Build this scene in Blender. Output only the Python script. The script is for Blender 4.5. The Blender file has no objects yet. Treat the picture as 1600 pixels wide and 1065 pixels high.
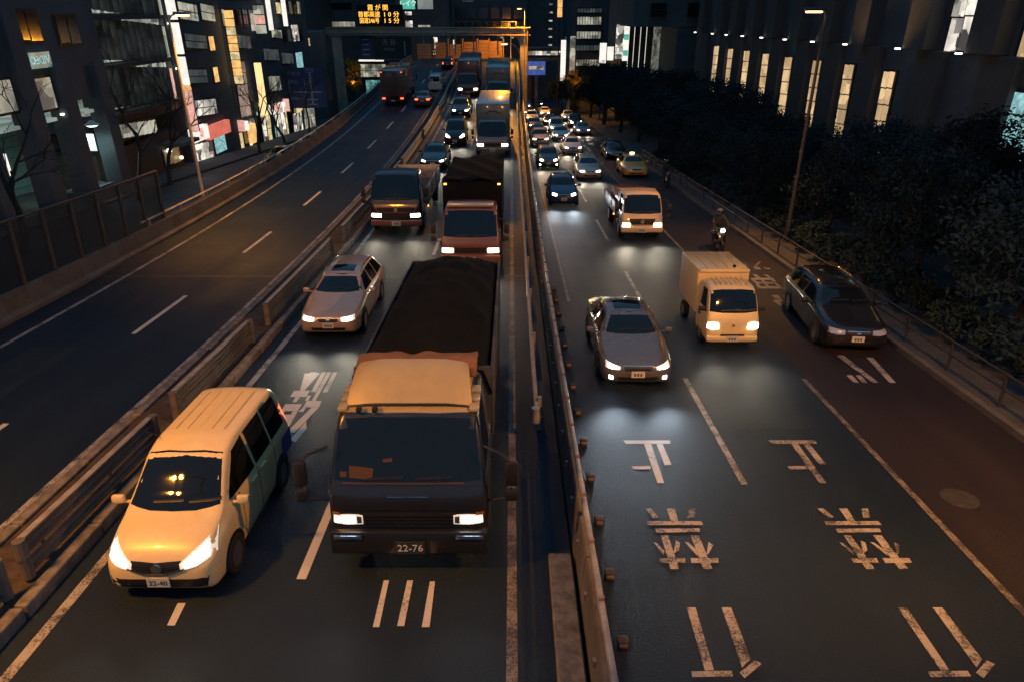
import bpy, bmesh, math, random
from mathutils import Vector, Matrix
from mathutils.bvhtree import BVHTree

PI = math.pi
R = math.radians
scene = bpy.context.scene
COL = scene.collection
random.seed(7)

# ------------------------------------------------------------------ camera, sky, exposure
cam_data = bpy.data.cameras.new('camera')
cam_data.sensor_width = 36.0
cam_data.lens = 36.0 * 1070.0 / 1600.0
cam_data.clip_start = 0.1
cam_data.clip_end = 2000.0
cam = bpy.data.objects.new('camera', cam_data)
COL.objects.link(cam)
cam.location = (0.0, 0.0, 7.3)
cam.rotation_euler = (R(90.0 - 21.6165), 0.0, 0.0)
scene.camera = cam

world = bpy.data.worlds.new('World')
scene.world = world
world.use_nodes = True
wn, wl = world.node_tree.nodes, world.node_tree.links
wn.clear()
w_out = wn.new('ShaderNodeOutputWorld')
w_bg = wn.new('ShaderNodeBackground')
w_sky = wn.new('ShaderNodeTexSky')
w_sky.sky_type = 'NISHITA'
w_sky.sun_disc = False
w_sky.sun_elevation = R(-3.0)
w_sky.sun_rotation = R(200.0)
w_mix = wn.new('ShaderNodeMix')
w_mix.data_type = 'RGBA'
w_mix.inputs[0].default_value = 0.72
w_mix.inputs[7].default_value = (0.34, 1.0, 1.78, 1.0)      # city night sky glow, cool
wl.new(w_sky.outputs[0], w_mix.inputs[6])
wl.new(w_mix.outputs[2], w_bg.inputs[0])
w_bg.inputs[1].default_value = 0.32
wl.new(w_bg.outputs[0], w_out.inputs[0])

scene.view_settings.view_transform = 'Standard'
scene.view_settings.look = 'None'
scene.view_settings.exposure = -0.28
scene.view_settings.gamma = 1.0
scene.render.engine = 'CYCLES'
scene.cycles.use_denoising = True
scene.cycles.use_adaptive_sampling = True
scene.cycles.adaptive_threshold = 0.03
scene.cycles.max_bounces = 5
scene.cycles.diffuse_bounces = 2
scene.cycles.glossy_bounces = 3
scene.cycles.transparent_max_bounces = 8
scene.cycles.sample_clamp_indirect = 3.0
scene.cycles.sample_clamp_direct = 0.0
scene.cycles.caustics_reflective = False
scene.cycles.caustics_refractive = False

TILT = R(3.9)            # the street falls away from the camera; buildings and poles stand plumb
SODIUM = (1.0, 0.37, 0.03)

# ------------------------------------------------------------------ helpers
def zr(Y):
    """height of the expressway deck above the surface street"""
    if Y < 15: return 0.0
    if Y < 90: return 0.00097 * (Y - 15) ** 2
    s = 2 * 0.00097 * 75
    z = 0.00097 * 75 ** 2
    t = min(Y - 90, 50)
    return z + s * t - s * t * t / 100.0

def slope(Y):
    return math.atan((zr(Y + .5) - zr(Y - .5)))

MATS = {}
def mat(name, col=(.5, .5, .5), rough=.6, metal=0.0, var=0.0, vscale=4.0, bump=0.0, bscale=40.0,
        emit=None, estr=0.0, coat=0.0, spec=None, col2=None):
    if name in MATS: return MATS[name]
    m = bpy.data.materials.new(name)
    m.use_nodes = True
    nt = m.node_tree
    p = nt.nodes['Principled BSDF']
    p.inputs['Base Color'].default_value = (*col, 1)
    p.inputs['Roughness'].default_value = rough
    p.inputs['Metallic'].default_value = metal
    if coat: p.inputs['Coat Weight'].default_value = coat; p.inputs['Coat Roughness'].default_value = .06
    if spec is not None: p.inputs['Specular IOR Level'].default_value = spec
    if emit:
        p.inputs['Emission Color'].default_value = (*emit, 1)
        p.inputs['Emission Strength'].default_value = estr
    if var or bump:
        tc = nt.nodes.new('ShaderNodeTexCoord')
    if var:
        n = nt.nodes.new('ShaderNodeTexNoise'); n.inputs['Scale'].default_value = vscale; n.inputs['Detail'].default_value = 7
        n.inputs['Roughness'].default_value = .65
        nt.links.new(tc.outputs['Object'], n.inputs['Vector'])
        r = nt.nodes.new('ShaderNodeValToRGB')
        r.color_ramp.elements[0].position = .3; r.color_ramp.elements[1].position = .72
        c2 = col2 or tuple(min(1, c * (1 + var)) for c in col)
        r.color_ramp.elements[0].color = (*[c * (1 - var) for c in col], 1)
        r.color_ramp.elements[1].color = (*c2, 1)
        nt.links.new(n.outputs[0], r.inputs[0]); nt.links.new(r.outputs[0], p.inputs['Base Color'])
        mr = nt.nodes.new('ShaderNodeMapRange')
        mr.inputs[3].default_value = max(0, rough - .1); mr.inputs[4].default_value = min(1, rough + .12)
        nt.links.new(n.outputs[0], mr.inputs[0]); nt.links.new(mr.outputs[0], p.inputs['Roughness'])
    if bump:
        n2 = nt.nodes.new('ShaderNodeTexNoise'); n2.inputs['Scale'].default_value = bscale; n2.inputs['Detail'].default_value = 5
        nt.links.new(tc.outputs['Object'], n2.inputs['Vector'])
        b = nt.nodes.new('ShaderNodeBump'); b.inputs['Strength'].default_value = bump; b.inputs['Distance'].default_value = .02
        nt.links.new(n2.outputs[0], b.inputs['Height']); nt.links.new(b.outputs[0], p.inputs['Normal'])
    MATS[name] = m
    return m

def emat(name, col, strength, var=0.0, scale=3.0, base=(.3, .3, .3)):
    """something that gives off light: lamp glass, lit window, backlit sign; var mottles it like an interior"""
    if name in MATS: return MATS[name]
    m = bpy.data.materials.new(name); m.use_nodes = True
    nt = m.node_tree; p = nt.nodes['Principled BSDF']
    p.inputs['Base Color'].default_value = (*base, 1); p.inputs['Roughness'].default_value = .25
    p.inputs['Emission Color'].default_value = (*col, 1); p.inputs['Emission Strength'].default_value = strength
    if var:
        tc = nt.nodes.new('ShaderNodeNewGeometry'); n = nt.nodes.new('ShaderNodeTexVoronoi'); n.inputs['Scale'].default_value = scale
        n.distance = 'CHEBYCHEV'
        nt.links.new(tc.outputs['Position'], n.inputs['Vector'])
        n3 = nt.nodes.new('ShaderNodeTexNoise'); n3.inputs['Scale'].default_value = scale * .8; n3.inputs['Detail'].default_value = 4
        nt.links.new(tc.outputs['Position'], n3.inputs['Vector'])
        mul = nt.nodes.new('ShaderNodeMath'); mul.operation = 'MULTIPLY'
        nt.links.new(n.outputs['Color'], mul.inputs[0]); nt.links.new(n3.outputs[0], mul.inputs[1])
        mr = nt.nodes.new('ShaderNodeMapRange'); mr.inputs[1].default_value = .08; mr.inputs[2].default_value = .45
        mr.inputs[3].default_value = strength * (1 - var); mr.inputs[4].default_value = strength * (1 + var * .5)
        nt.links.new(mul.outputs[0], mr.inputs[0]); nt.links.new(mr.outputs[0], p.inputs['Emission Strength'])
    MATS[name] = m
    return m

class MB:
    """collects shapes; build() links them as ONE mesh object"""
    def __init__(s): s.bm = bmesh.new()
    def box(s, c, d, bevel=0.0, rot=None, seg=2):
        r = bmesh.ops.create_cube(s.bm, size=1.0)
        vs = r['verts']
        M = Matrix.Translation(Vector(c)) @ (rot.to_4x4() if rot else Matrix()) @ Matrix.Diagonal((d[0], d[1], d[2], 1))
        bmesh.ops.transform(s.bm, matrix=M, verts=vs)
        if bevel:
            es = list({e for v in vs for e in v.link_edges})
            bmesh.ops.bevel(s.bm, geom=es, offset=bevel, segments=seg, affect='EDGES', profile=.5)
        return s
    def span(s, a, b, bevel=0.0):
        return s.box([(a[i] + b[i]) / 2 for i in range(3)], [abs(b[i] - a[i]) for i in range(3)], bevel)
    def tube(s, pts, r, n=8, cap=True):
        pts = [Vector(p) for p in pts]; rings = []
        rr = r if isinstance(r, (list, tuple)) else [r] * len(pts)
        for i, p in enumerate(pts):
            d = (pts[min(i + 1, len(pts) - 1)] - pts[max(i - 1, 0)]).normalized()
            up = Vector((0, 0, 1)) if abs(d.z) < .9 else Vector((1, 0, 0))
            a = d.cross(up).normalized(); b = a.cross(d)
            rings.append([s.bm.verts.new(p + (a * math.cos(2 * PI * k / n) + b * math.sin(2 * PI * k / n)) * rr[i]) for k in range(n)])
        for i in range(len(rings) - 1):
            for k in range(n):
                s.bm.faces.new((rings[i][k], rings[i][(k + 1) % n], rings[i + 1][(k + 1) % n], rings[i + 1][k]))
        if cap:
            s.bm.faces.new(rings[0][::-1]); s.bm.faces.new(rings[-1])
        return s
    def lathe(s, prof, c=(0, 0, 0), axis='Z', n=20):
        rings = []
        for (r, h) in prof:
            ring = []
            for k in range(n):
                a = 2 * PI * k / n
                x, y = r * math.cos(a), r * math.sin(a)
                v = {'Z': (x, y, h), 'X': (h, x, y), 'Y': (x, h, y)}[axis]
                ring.append(s.bm.verts.new(Vector(c) + Vector(v)))
            rings.append(ring)
        for i in range(len(rings) - 1):
            for k in range(n):
                s.bm.faces.new((rings[i][k], rings[i][(k + 1) % n], rings[i + 1][(k + 1) % n], rings[i + 1][k]))
        for ring in (rings[0], rings[-1]):
            try: s.bm.faces.new(ring)
            except ValueError: pass
        return s
    def quad(s, pts):
        s.bm.faces.new([s.bm.verts.new(p) for p in pts]); return s
    def slab(s, pts, z0, z1):
        a = [s.bm.verts.new((p[0], p[1], z1)) for p in pts]; b = [s.bm.verts.new((p[0], p[1], z0)) for p in pts]
        s.bm.faces.new(a); s.bm.faces.new(b[::-1])
        for i in range(len(pts)):
            j = (i + 1) % len(pts); s.bm.faces.new((a[i], b[i], b[j], a[j]))
        return s
    def grid(s, rows, closed=False):
        vs = [[s.bm.verts.new(p) for p in r] for r in rows]
        for i in range(len(vs) - 1):
            n = len(vs[i])
            for j in range(n if closed else n - 1):
                s.bm.faces.new((vs[i][j], vs[i][(j + 1) % n], vs[i + 1][(j + 1) % n], vs[i + 1][j]))
        return vs
    def build(s, name, m, parent=None, smooth=True, angle=35):
        bmesh.ops.recalc_face_normals(s.bm, faces=s.bm.faces)
        me = bpy.data.meshes.new(name); s.bm.to_mesh(me); s.bm.free()
        me.materials.append(m)
        if smooth:
            me.polygons.foreach_set('use_smooth', [True] * len(me.polygons))
            try: me.set_sharp_from_angle(angle=R(angle))
            except Exception: pass
        o = bpy.data.objects.new(name, me); COL.objects.link(o)
        if parent: o.parent = parent
        return o

def tag(o, label=None, cat=None, group=None, kind=None):
    if label: o['label'] = label
    if cat: o['category'] = cat
    if group: o['group'] = group
    if kind: o['kind'] = kind
    return o

def thing(name, label, cat, loc=(0, 0, 0), rot=(0, 0, 0), group=None):
    o = bpy.data.objects.new(name, None); o.empty_display_size = .3
    COL.objects.link(o); o.location = loc; o.rotation_euler = rot
    return tag(o, label, cat, group)

def copy_tree(o, parent=None):
    c = o.copy(); COL.objects.link(c); c.parent = parent
    for ch in o.children: copy_tree(ch, c)
    return c

def spot(name, loc, rot, power, col, angle, blend=.6, size=.08, parent=None):
    l = bpy.data.lights.new(name, 'SPOT'); l.energy = power; l.color = col
    l.spot_size = R(angle); l.spot_blend = blend; l.shadow_soft_size = size
    o = bpy.data.objects.new(name, l); COL.objects.link(o); o.location = loc; o.rotation_euler = rot
    if parent: o.parent = parent
    return o

BOXMESH = {}
def cube(name, c, d, m, parent=None, bevel=0.0):
    """one box object; alike boxes share mesh data"""
    key = (tuple(round(v, 3) for v in d), m.name, bevel)
    if key not in BOXMESH:
        b = MB(); b.box((0, 0, 0), d, bevel)
        bmesh.ops.recalc_face_normals(b.bm, faces=b.bm.faces)
        me = bpy.data.meshes.new(name); b.bm.to_mesh(me); b.bm.free(); me.materials.append(m)
        BOXMESH[key] = me
    o = bpy.data.objects.new(name, BOXMESH[key]); COL.objects.link(o); o.location = c
    if parent: o.parent = parent
    return o

RT = Matrix.Rotation(TILT, 3, 'X')
RTI = RT.inverted()
def loc_in(root, P):
    """street coordinates to the frame of a plumb building root"""
    return RTI @ (Vector(P) - Vector(root.location))

def bcube(root, name, a, b, m, bevel=0.0):
    """box part of a plumb building given by its street-frame corners a, b (measured at its own middle)"""
    c = [(a[i] + b[i]) / 2 for i in range(3)]
    return cube(name, loc_in(root, c), [abs(b[i] - a[i]) for i in range(3)], m, root, bevel)

def text_part(name, s, size, m, parent, loc, rot, align='CENTER', xscale=1.0, mirror=False, depth=.01):
    cu = bpy.data.curves.new(name, 'FONT'); cu.body = s; cu.size = size; cu.align_x = align; cu.align_y = 'CENTER'
    cu.extrude = depth; cu.resolution_u = 2
    t = bpy.data.objects.new('tmp_text', cu); COL.objects.link(t)
    dg = bpy.context.evaluated_depsgraph_get(); dg.update()
    me = bpy.data.meshes.new_from_object(t.evaluated_get(dg)); bpy.data.objects.remove(t); bpy.data.curves.remove(cu)
    me.materials.clear(); me.materials.append(m)
    o = bpy.data.objects.new(name, me); COL.objects.link(o)
    o.location = loc; o.rotation_euler = rot; o.scale = (xscale * (-1 if mirror else 1), 1, 1)
    if parent: o.parent = parent
    return o

# ------------------------------------------------------------------ materials
def asphalt(name, col, col2, sc=1.0):
    m = bpy.data.materials.new(name); m.use_nodes = True
    nt = m.node_tree; p = nt.nodes['Principled BSDF']; N = nt.nodes; L = nt.links
    tc = N.new('ShaderNodeTexCoord')
    def noise(s, d=5, r=.6):
        n = N.new('ShaderNodeTexNoise'); n.inputs['Scale'].default_value = s; n.inputs['Detail'].default_value = d
        n.inputs['Roughness'].default_value = r; L.new(tc.outputs['Object'], n.inputs['Vector']); return n
    big = noise(.35, 6); grain = noise(26, 4, .75); fine = noise(70, 2)
    mp = N.new('ShaderNodeMapping'); mp.inputs['Scale'].default_value = (1.3, .06, 1)      # tyre tracks along the lanes
    L.new(tc.outputs['Object'], mp.inputs[0])
    tr = N.new('ShaderNodeTexNoise'); tr.inputs['Scale'].default_value = 1.0; tr.inputs['Detail'].default_value = 4
    L.new(mp.outputs[0], tr.inputs['Vector'])
    def math2(op, a, b):
        q = N.new('ShaderNodeMath'); q.operation = op
        for i, v in enumerate((a, b)):
            if isinstance(v, float): q.inputs[i].default_value = v
            else: L.new(v, q.inputs[i])
        return q.outputs[0]
    f = math2('ADD', math2('MULTIPLY', big.outputs[0], .4), math2('MULTIPLY', tr.outputs[0], .35))
    f = math2('ADD', f, math2('MULTIPLY', grain.outputs[0], .35))
    rp = N.new('ShaderNodeValToRGB'); rp.color_ramp.elements[0].position = .36; rp.color_ramp.elements[1].position = .72
    rp.color_ramp.elements[0].color = (*col, 1); rp.color_ramp.elements[1].color = (*col2, 1)
    L.new(f, rp.inputs[0]); L.new(rp.outputs[0], p.inputs['Base Color'])
    mr = N.new('ShaderNodeMapRange'); mr.inputs[1].default_value = .3; mr.inputs[2].default_value = .7
    mr.inputs[3].default_value = .40; mr.inputs[4].default_value = .74
    p.inputs['Specular IOR Level'].default_value = .42
    p.inputs['Specular Tint'].default_value = (.60, .80, 1.0, 1)
    L.new(math2('ADD', math2('MULTIPLY', math2('ADD', big.outputs[0], tr.outputs[0]), .33), math2('MULTIPLY', grain.outputs[0], .34)), mr.inputs[0])
    L.new(mr.outputs[0], p.inputs['Roughness'])
    bp = N.new('ShaderNodeBump'); bp.inputs['Strength'].default_value = .8; bp.inputs['Distance'].default_value = .014
    L.new(math2('ADD', grain.outputs[0], math2('MULTIPLY', fine.outputs[0], .6)), bp.inputs['Height'])
    L.new(bp.outputs[0], p.inputs['Normal'])
    MATS[name] = m
    return m

def worn_paint(name, col, wear=.5, under=(.035, .036, .038)):
    m = bpy.data.materials.new(name); m.use_nodes = True
    nt = m.node_tree; p = nt.nodes['Principled BSDF']; N = nt.nodes; L = nt.links
    tc = N.new('ShaderNodeTexCoord')
    a = N.new('ShaderNodeTexNoise'); a.inputs['Scale'].default_value = 1.6; a.inputs['Detail'].default_value = 8; a.inputs['Roughness'].default_value = .75
    b = N.new('ShaderNodeTexNoise'); b.inputs['Scale'].default_value = 38; b.inputs['Detail'].default_value = 4
    L.new(tc.outputs['Object'], a.inputs[0]); L.new(tc.outputs['Object'], b.inputs[0])
    s = N.new('ShaderNodeMath'); s.operation = 'MULTIPLY_ADD'; s.inputs[1].default_value = .55
    L.new(b.outputs[0], s.inputs[0]); L.new(a.outputs[0], s.inputs[2])
    rp = N.new('ShaderNodeValToRGB'); rp.color_ramp.elements[0].position = wear; rp.color_ramp.elements[1].position = wear + .16
    rp.color_ramp.elements[0].color = (*under, 1); rp.color_ramp.elements[1].color = (*col, 1)
    L.new(s.outputs[0], rp.inputs[0]); L.new(rp.outputs[0], p.inputs['Base Color'])
    p.inputs['Roughness'].default_value = .55
    bp = N.new('ShaderNodeBump'); bp.inputs['Strength'].default_value = .3; bp.inputs['Distance'].default_value = .008
    L.new(b.outputs[0], bp.inputs['Height']); L.new(bp.outputs[0], p.inputs['Normal'])
    MATS[name] = m
    return m

M_ASPH = asphalt('asphalt', (.006, .011, .020), (.012, .020, .034))
M_ASPH_PATCH = asphalt('patched_asphalt', (.010, .016, .023), (.019, .029, .040))
M_ASPH_RED = asphalt('red_asphalt', (.015, .012, .012), (.028, .019, .018))
M_LINE = worn_paint('road_paint', (.55, .53, .49), .55)
M_LINE_WORN = worn_paint('road_paint_worn', (.36, .34, .31), .67)
M_LINE_FAINT = worn_paint('road_paint_faint', (.20, .18, .16), .70)
M_CONC = mat('concrete', (.09, .09, .09), .85, var=.4, vscale=1.3, bump=.3, bscale=14)
M_CONC_D = mat('dark_concrete', (.10, .095, .09), .85, var=.45, vscale=.9, bump=.3, bscale=10)
M_KERB = mat('kerb_stone', (.15, .135, .12), .85, var=.6, vscale=5, bump=.6, bscale=9)
M_DIRT = mat('median_soil', (.055, .040, .032), .95, var=.6, vscale=3, bump=.8, bscale=12)
M_PAVE = mat('paving', (.055, .058, .06), .85, var=.35, vscale=2, bump=.2, bscale=22)
M_RAIL = mat('dirty_rail_steel', (.13, .12, .11), .55, .2, var=.35, vscale=1.1, bump=.04, bscale=6)
M_STEEL = mat('galvanised_steel', (.42, .40, .37), .45, .5, var=.35, vscale=3.5, bump=.15, bscale=9)
M_STEEL_D = mat('dark_steel', (.05, .05, .055), .5, .3, var=.3, vscale=4)
M_POLE = mat('lamp_pole_paint', (.42, .40, .37), .45, .3, var=.2, vscale=3)
M_GLASS = mat('vehicle_glass', (.006, .008, .010), .03, spec=.5)
M_BLACK = mat('black_plastic', (.013, .013, .014), .5, var=.3, vscale=8)
M_RUBBER = mat('tyre_rubber', (.014, .014, .014), .85, var=.3, vscale=20)
M_RIM = mat('wheel_rim', (.35, .35, .36), .35, .85)
M_CHROME = mat('chrome', (.75, .75, .75), .15, 1.0)
M_HEAD = emat('headlight_warm', (1.0, .90, .70), 22.0)
M_HEADX = emat('headlight_xenon', (.86, .95, 1.0), 22.0)
M_LENS = emat('headlight_lens', (1.0, .88, .66), .75, base=(.5, .5, .5))
M_HEAD_OFF = mat('headlight_off', (.45, .46, .48), .1, .3, coat=1)
M_TAIL = emat('tail_light_red', (1.0, .10, .04), 5.0, base=(.3, .01, .01))
M_TAIL_OFF = mat('tail_light_off', (.16, .012, .01), .2, coat=1)
M_AMBER = emat('amber_marker', (1.0, .33, .05), 7.0)
M_PLATE = mat('plate', (.55, .55, .50), .5, var=.15, vscale=9)
M_PLATE_W = mat('plate_digits', (.05, .09, .06), .5)

# ------------------------------------------------------------------ the setting: ground, roads, markings
g = MB(); g.quad([(-600, -60, -.30), (600, -60, -.30), (600, 900, -.30), (-600, 900, -.30)])
tag(g.build('ground', M_CONC_D, smooth=False), kind='structure')

def ystations(y0, y1, step):
    n = max(1, round((y1 - y0) / step)); return [y0 + (y1 - y0) * i / n for i in range(n + 1)]

def strip(name, x0, x1, y0, y1, dz, m, elevated, parent=None, step=2.5, kind=None):
    b = MB(); rows = []
    for Y in ystations(y0, y1, step):
        z = (zr(Y) if elevated else 0) + dz
        rows.append([(x0, Y, z), (x1, Y, z)])
    b.grid(rows)
    o = b.build(name, m, parent)
    if kind: o['kind'] = kind
    return o

def solid_run(name, prof, y0, y1, m, elevated=True, parent=None, step=2.5, base=None):
    """a profile of (x, z) points swept along the road; base holds the lowest points at street level"""
    b = MB(); rows = []
    for Y in ystations(y0, y1, step):
        z = zr(Y) if elevated else 0
        rows.append([(x, Y, (base if (base is not None and zz <= base) else zz + z)) for x, zz in prof])
    vs = b.grid(rows, closed=True)
    b.bm.faces.new(vs[0][::-1]); b.bm.faces.new(vs[-1])
    return b.build(name, m, parent, angle=30)

street = strip('street', 1.2, 10.75, -12, 420, .0, M_ASPH, False, kind='structure', step=30)
red_lane = strip('bus_lane', 7.46, 10.75, -12, 240, .005, M_ASPH_RED, False, kind='structure', step=30)
expressway = solid_run('expressway', [(-16.1, -.29), (-16.1, 0.004), (0.95, 0.004), (0.95, -.29)], -12, 300, M_ASPH, base=-.29)
expressway['kind'] = 'structure'
side_street = strip('side_street', -23.5, -16.4, -12, 420, -.02, M_ASPH, False, kind='structure', step=30)
pave_l = MB(); pave_l.span((-60, -12, -.28), (-23.5, 420, .12)); tag(pave_l.build('pavement_left', M_PAVE), kind='structure')
pave_r = MB(); pave_r.span((10.93, -12, -.28), (60, 420, .14)); tag(pave_r.build('pavement_right', M_PAVE), kind='structure')
for i, y in enumerate(ystations(-4, 60, 2.0)[:-1]):
    cube('kerb_stone', (10.84, y + 1.0, .06), (.17, 1.98, .20), M_CONC, bpy.data.objects['pavement_right'], .015)

def mark(name, pts, m, parent, elevated=False, z=.009):
    b = MB(); b.bm.faces.new([b.bm.verts.new((x, y, z + (zr(y) if elevated else 0))) for x, y in pts])
    for f in b.bm.faces:
        if f.normal.z < 0: f.normal_flip()
    return b.build(name, m, parent, smooth=False)

def line(name, x, w, y0, y1, m, parent, elevated, z=.009):
    return strip(name, x - w / 2, x + w / 2, y0, y1, z, m, elevated, parent, step=2.0)

# expressway lines
line('edge_line', -6.53, .16, -6, 118, M_LINE_WORN, expressway, True)
line('edge_line', 0.0, .15, -6, 118, M_LINE_FAINT, expressway, True)
line('edge_line', -14.45, .15, -6, 118, M_LINE_WORN, expressway, True)
line('edge_line', -8.75, .13, -6, 118, M_LINE_WORN, expressway, True)
for k in range(-1, 12):
    y = 9.9 + 9.03 * k
    line('lane_dash', -11.22, .15, y, y + 3.55, M_LINE, expressway, True)
for k in range(-1, 12):
    y = 8.46 + 9.6 * k
    line('lane_dash', -3.25, .15, y, y + 2.6, M_LINE, expressway, True)
# street lines
for k in range(0, 18):
    y = 1.2 + 9.85 * k
    line('lane_dash', 4.40, .13, y, y + 4.8, M_LINE_WORN, street, False)
line('lane_line', 7.40, .12, -6, 15.8, M_LINE_FAINT, street, False, .012)
line('lane_line', 7.40, .12, 19.5, 120, M_LINE_FAINT, street, False, .012)
line('edge_line', 1.92, .10, 22, 160, M_LINE_FAINT, street, False)
KINSHI = [[[2.35,12.71],[3.35,12.71],[3.32,12.57],[2.39,12.57]],[[2.77,12.56],[2.92,12.56],[2.89,11.1],[2.76,11.1]],[[3.03,12.56],[3.16,12.56],[3.17,11.75],[3.03,11.73]],[[2.36,11.69],[2.74,11.71],[2.73,11.59],[2.39,11.58]],[[2.38,10.29],[2.49,10.29],[2.57,10.03],[2.47,10.01]],[[2.77,10.29],[2.92,10.29],[2.89,9.93],[2.76,9.93]],[[3.17,10.29],[3.29,10.29],[3.2,10.03],[3.07,10.01]],[[2.35,9.92],[3.29,9.92],[3.3,9.81],[2.34,9.81]],[[2.45,9.71],[3.21,9.72],[3.19,9.62],[2.45,9.6]],[[2.51,9.53],[2.63,9.53],[2.63,8.96],[2.5,8.96]],[[2.49,8.84],[2.63,8.84],[2.62,8.69],[2.49,8.69]],[[2.35,9.35],[2.4,9.33],[2.49,9.12],[2.45,9.02]],[[2.73,9.39],[2.79,9.34],[2.73,9.15],[2.62,9.06]],[[2.36,8.94],[2.78,8.95],[2.76,8.84],[2.37,8.84]],[[3.01,9.53],[3.15,9.53],[3.15,8.96],[3.01,8.96]],[[3.01,8.83],[3.15,8.84],[3.15,8.69],[3.01,8.69]],[[2.87,8.95],[3.31,8.95],[3.29,8.84],[2.86,8.83]],[[2.87,9.36],[2.93,9.34],[3.03,9.13],[2.99,9.0]],[[3.27,9.36],[3.32,9.27],[3.19,9.06],[3.15,9.04]],[[2.55,7.87],[2.68,7.87],[2.64,6.74],[2.52,6.73]],[[3.06,7.87],[3.2,7.87],[3.18,6.92],[3.02,6.78]],[[2.34,6.72],[2.87,6.73],[2.86,6.64],[2.33,6.63]],[[2.96,6.7],[3.23,6.9],[3.3,6.84],[3.0,6.61]]]
SHIBUYA = [[[-5.36,16.15],[-5.26,16.15],[-5.22,16.23],[-5.11,16.23],[-4.96,16.15],[-5.08,15.14],[-5.19,15.14]],[[-4.93,16.22],[-4.82,16.22],[-4.78,15.05],[-4.9,15.05]],[[-4.79,16.22],[-4.68,16.22],[-4.66,14.58],[-4.75,14.58]],[[-4.64,16.22],[-4.53,16.21],[-4.5,15.03],[-4.61,15.03]],[[-5.33,15.13],[-4.94,15.13],[-4.94,14.78],[-5.33,14.78]],[[-5.19,14.77],[-5.09,14.77],[-5.09,14.5],[-5.19,14.5]],[[-5.32,14.4],[-4.93,14.4],[-4.93,14.05],[-5.31,14.05]],[[-5.29,13.88],[-4.92,13.88],[-4.91,13.52],[-5.24,13.52]],[[-5.31,14.04],[-5.22,14.04],[-5.21,13.89],[-5.29,13.89]],[[-5.03,14.04],[-4.93,14.04],[-4.92,13.89],[-5.04,13.89]],[[-5.03,13.52],[-4.9,13.52],[-4.9,13.38],[-5.03,13.38]],[[-5.18,13.38],[-4.9,13.38],[-4.89,12.99],[-5.01,12.99]],[[-4.92,14.86],[-4.84,14.86],[-4.83,14.58],[-4.91,14.58]],[[-4.86,14.57],[-4.51,14.57],[-4.49,14.24],[-4.86,14.24]],[[-4.86,14.23],[-4.79,14.23],[-4.79,14.01],[-4.9,14.01]],[[-4.66,14.22],[-4.49,14.23],[-4.7,13.04],[-4.88,13.07]],[[-4.62,13.36],[-4.6,13.56],[-4.49,13.23],[-4.56,12.63],[-4.71,12.74]]]
BUSLANE = [[[8.92,24.79],[9.81,24.79],[9.77,24.54],[8.92,24.54]],[[8.94,24.26],[9.72,24.26],[9.69,24.05],[8.94,24.05]],[[8.83,23.72],[9.7,23.72],[9.68,23.46],[8.82,23.46]],[[8.91,24.53],[9.0,24.53],[9.04,24.27],[8.94,24.27]],[[8.91,24.04],[9.01,24.04],[8.98,23.73],[8.85,23.73]],[[9.26,24.53],[9.37,24.53],[9.35,24.27],[9.25,24.27]],[[9.22,24.04],[9.33,24.04],[9.29,23.73],[9.2,23.73]],[[9.64,24.53],[9.77,24.53],[9.75,24.27],[9.62,24.27]],[[9.61,24.04],[9.7,24.04],[9.7,23.73],[9.59,23.73]],[[9.2,25.31],[9.33,25.28],[9.36,24.81],[9.2,24.81]],[[9.6,25.28],[9.73,25.25],[9.77,24.81],[9.65,24.81]],[[9.99,27.03],[10.16,27.18],[9.77,26.48],[9.54,26.27]],[[9.54,26.26],[9.74,26.46],[9.79,26.13],[9.74,25.99],[9.55,25.99]],[[9.92,26.23],[10.15,26.13],[10.13,25.99],[9.93,26.09]],[[9.07,26.66],[9.45,26.66],[9.41,26.55],[9.06,26.55]],[[9.01,22.7],[9.25,22.7],[9.15,22.01],[8.96,21.96]],[[8.85,22.14],[8.98,22.14],[9.04,21.76],[8.98,21.56],[8.86,21.51]],[[8.9,17.32],[9.1,17.32],[9.2,15.57],[9.04,15.57]],[[9.66,17.19],[9.83,17.19],[9.62,15.57],[9.46,15.55]],[[8.59,16.03],[8.73,16.03],[8.7,15.57],[8.56,15.55]],[[8.82,16.03],[8.96,16.03],[8.91,15.57],[8.78,15.55]]]
RUMBLE = [[[-1.97,8.43],[-1.89,8.43],[-1.87,7.48],[-1.96,7.48]],[[-1.61,8.43],[-1.52,8.43],[-1.52,7.5],[-1.62,7.5]],[[-1.26,8.41],[-1.18,8.41],[-1.16,7.48],[-1.27,7.48]],[[-4.92,7.95],[-4.8,7.95],[-4.76,7.51],[-4.87,7.51]]]
for poly in KINSHI:
    mark('road_lettering', poly, M_LINE if poly[0][1] > 11 else M_LINE_WORN, street)
    mark('road_lettering', [(x + 3.08, y) for x, y in poly], M_LINE_WORN, street)
for poly in SHIBUYA: mark('road_lettering', poly, M_LINE, expressway, True)
for poly in BUSLANE: mark('road_lettering', poly, M_LINE_WORN, red_lane, False, .013)
for poly in RUMBLE: mark('lane_guide', poly, M_LINE, expressway, True, .012)

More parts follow.
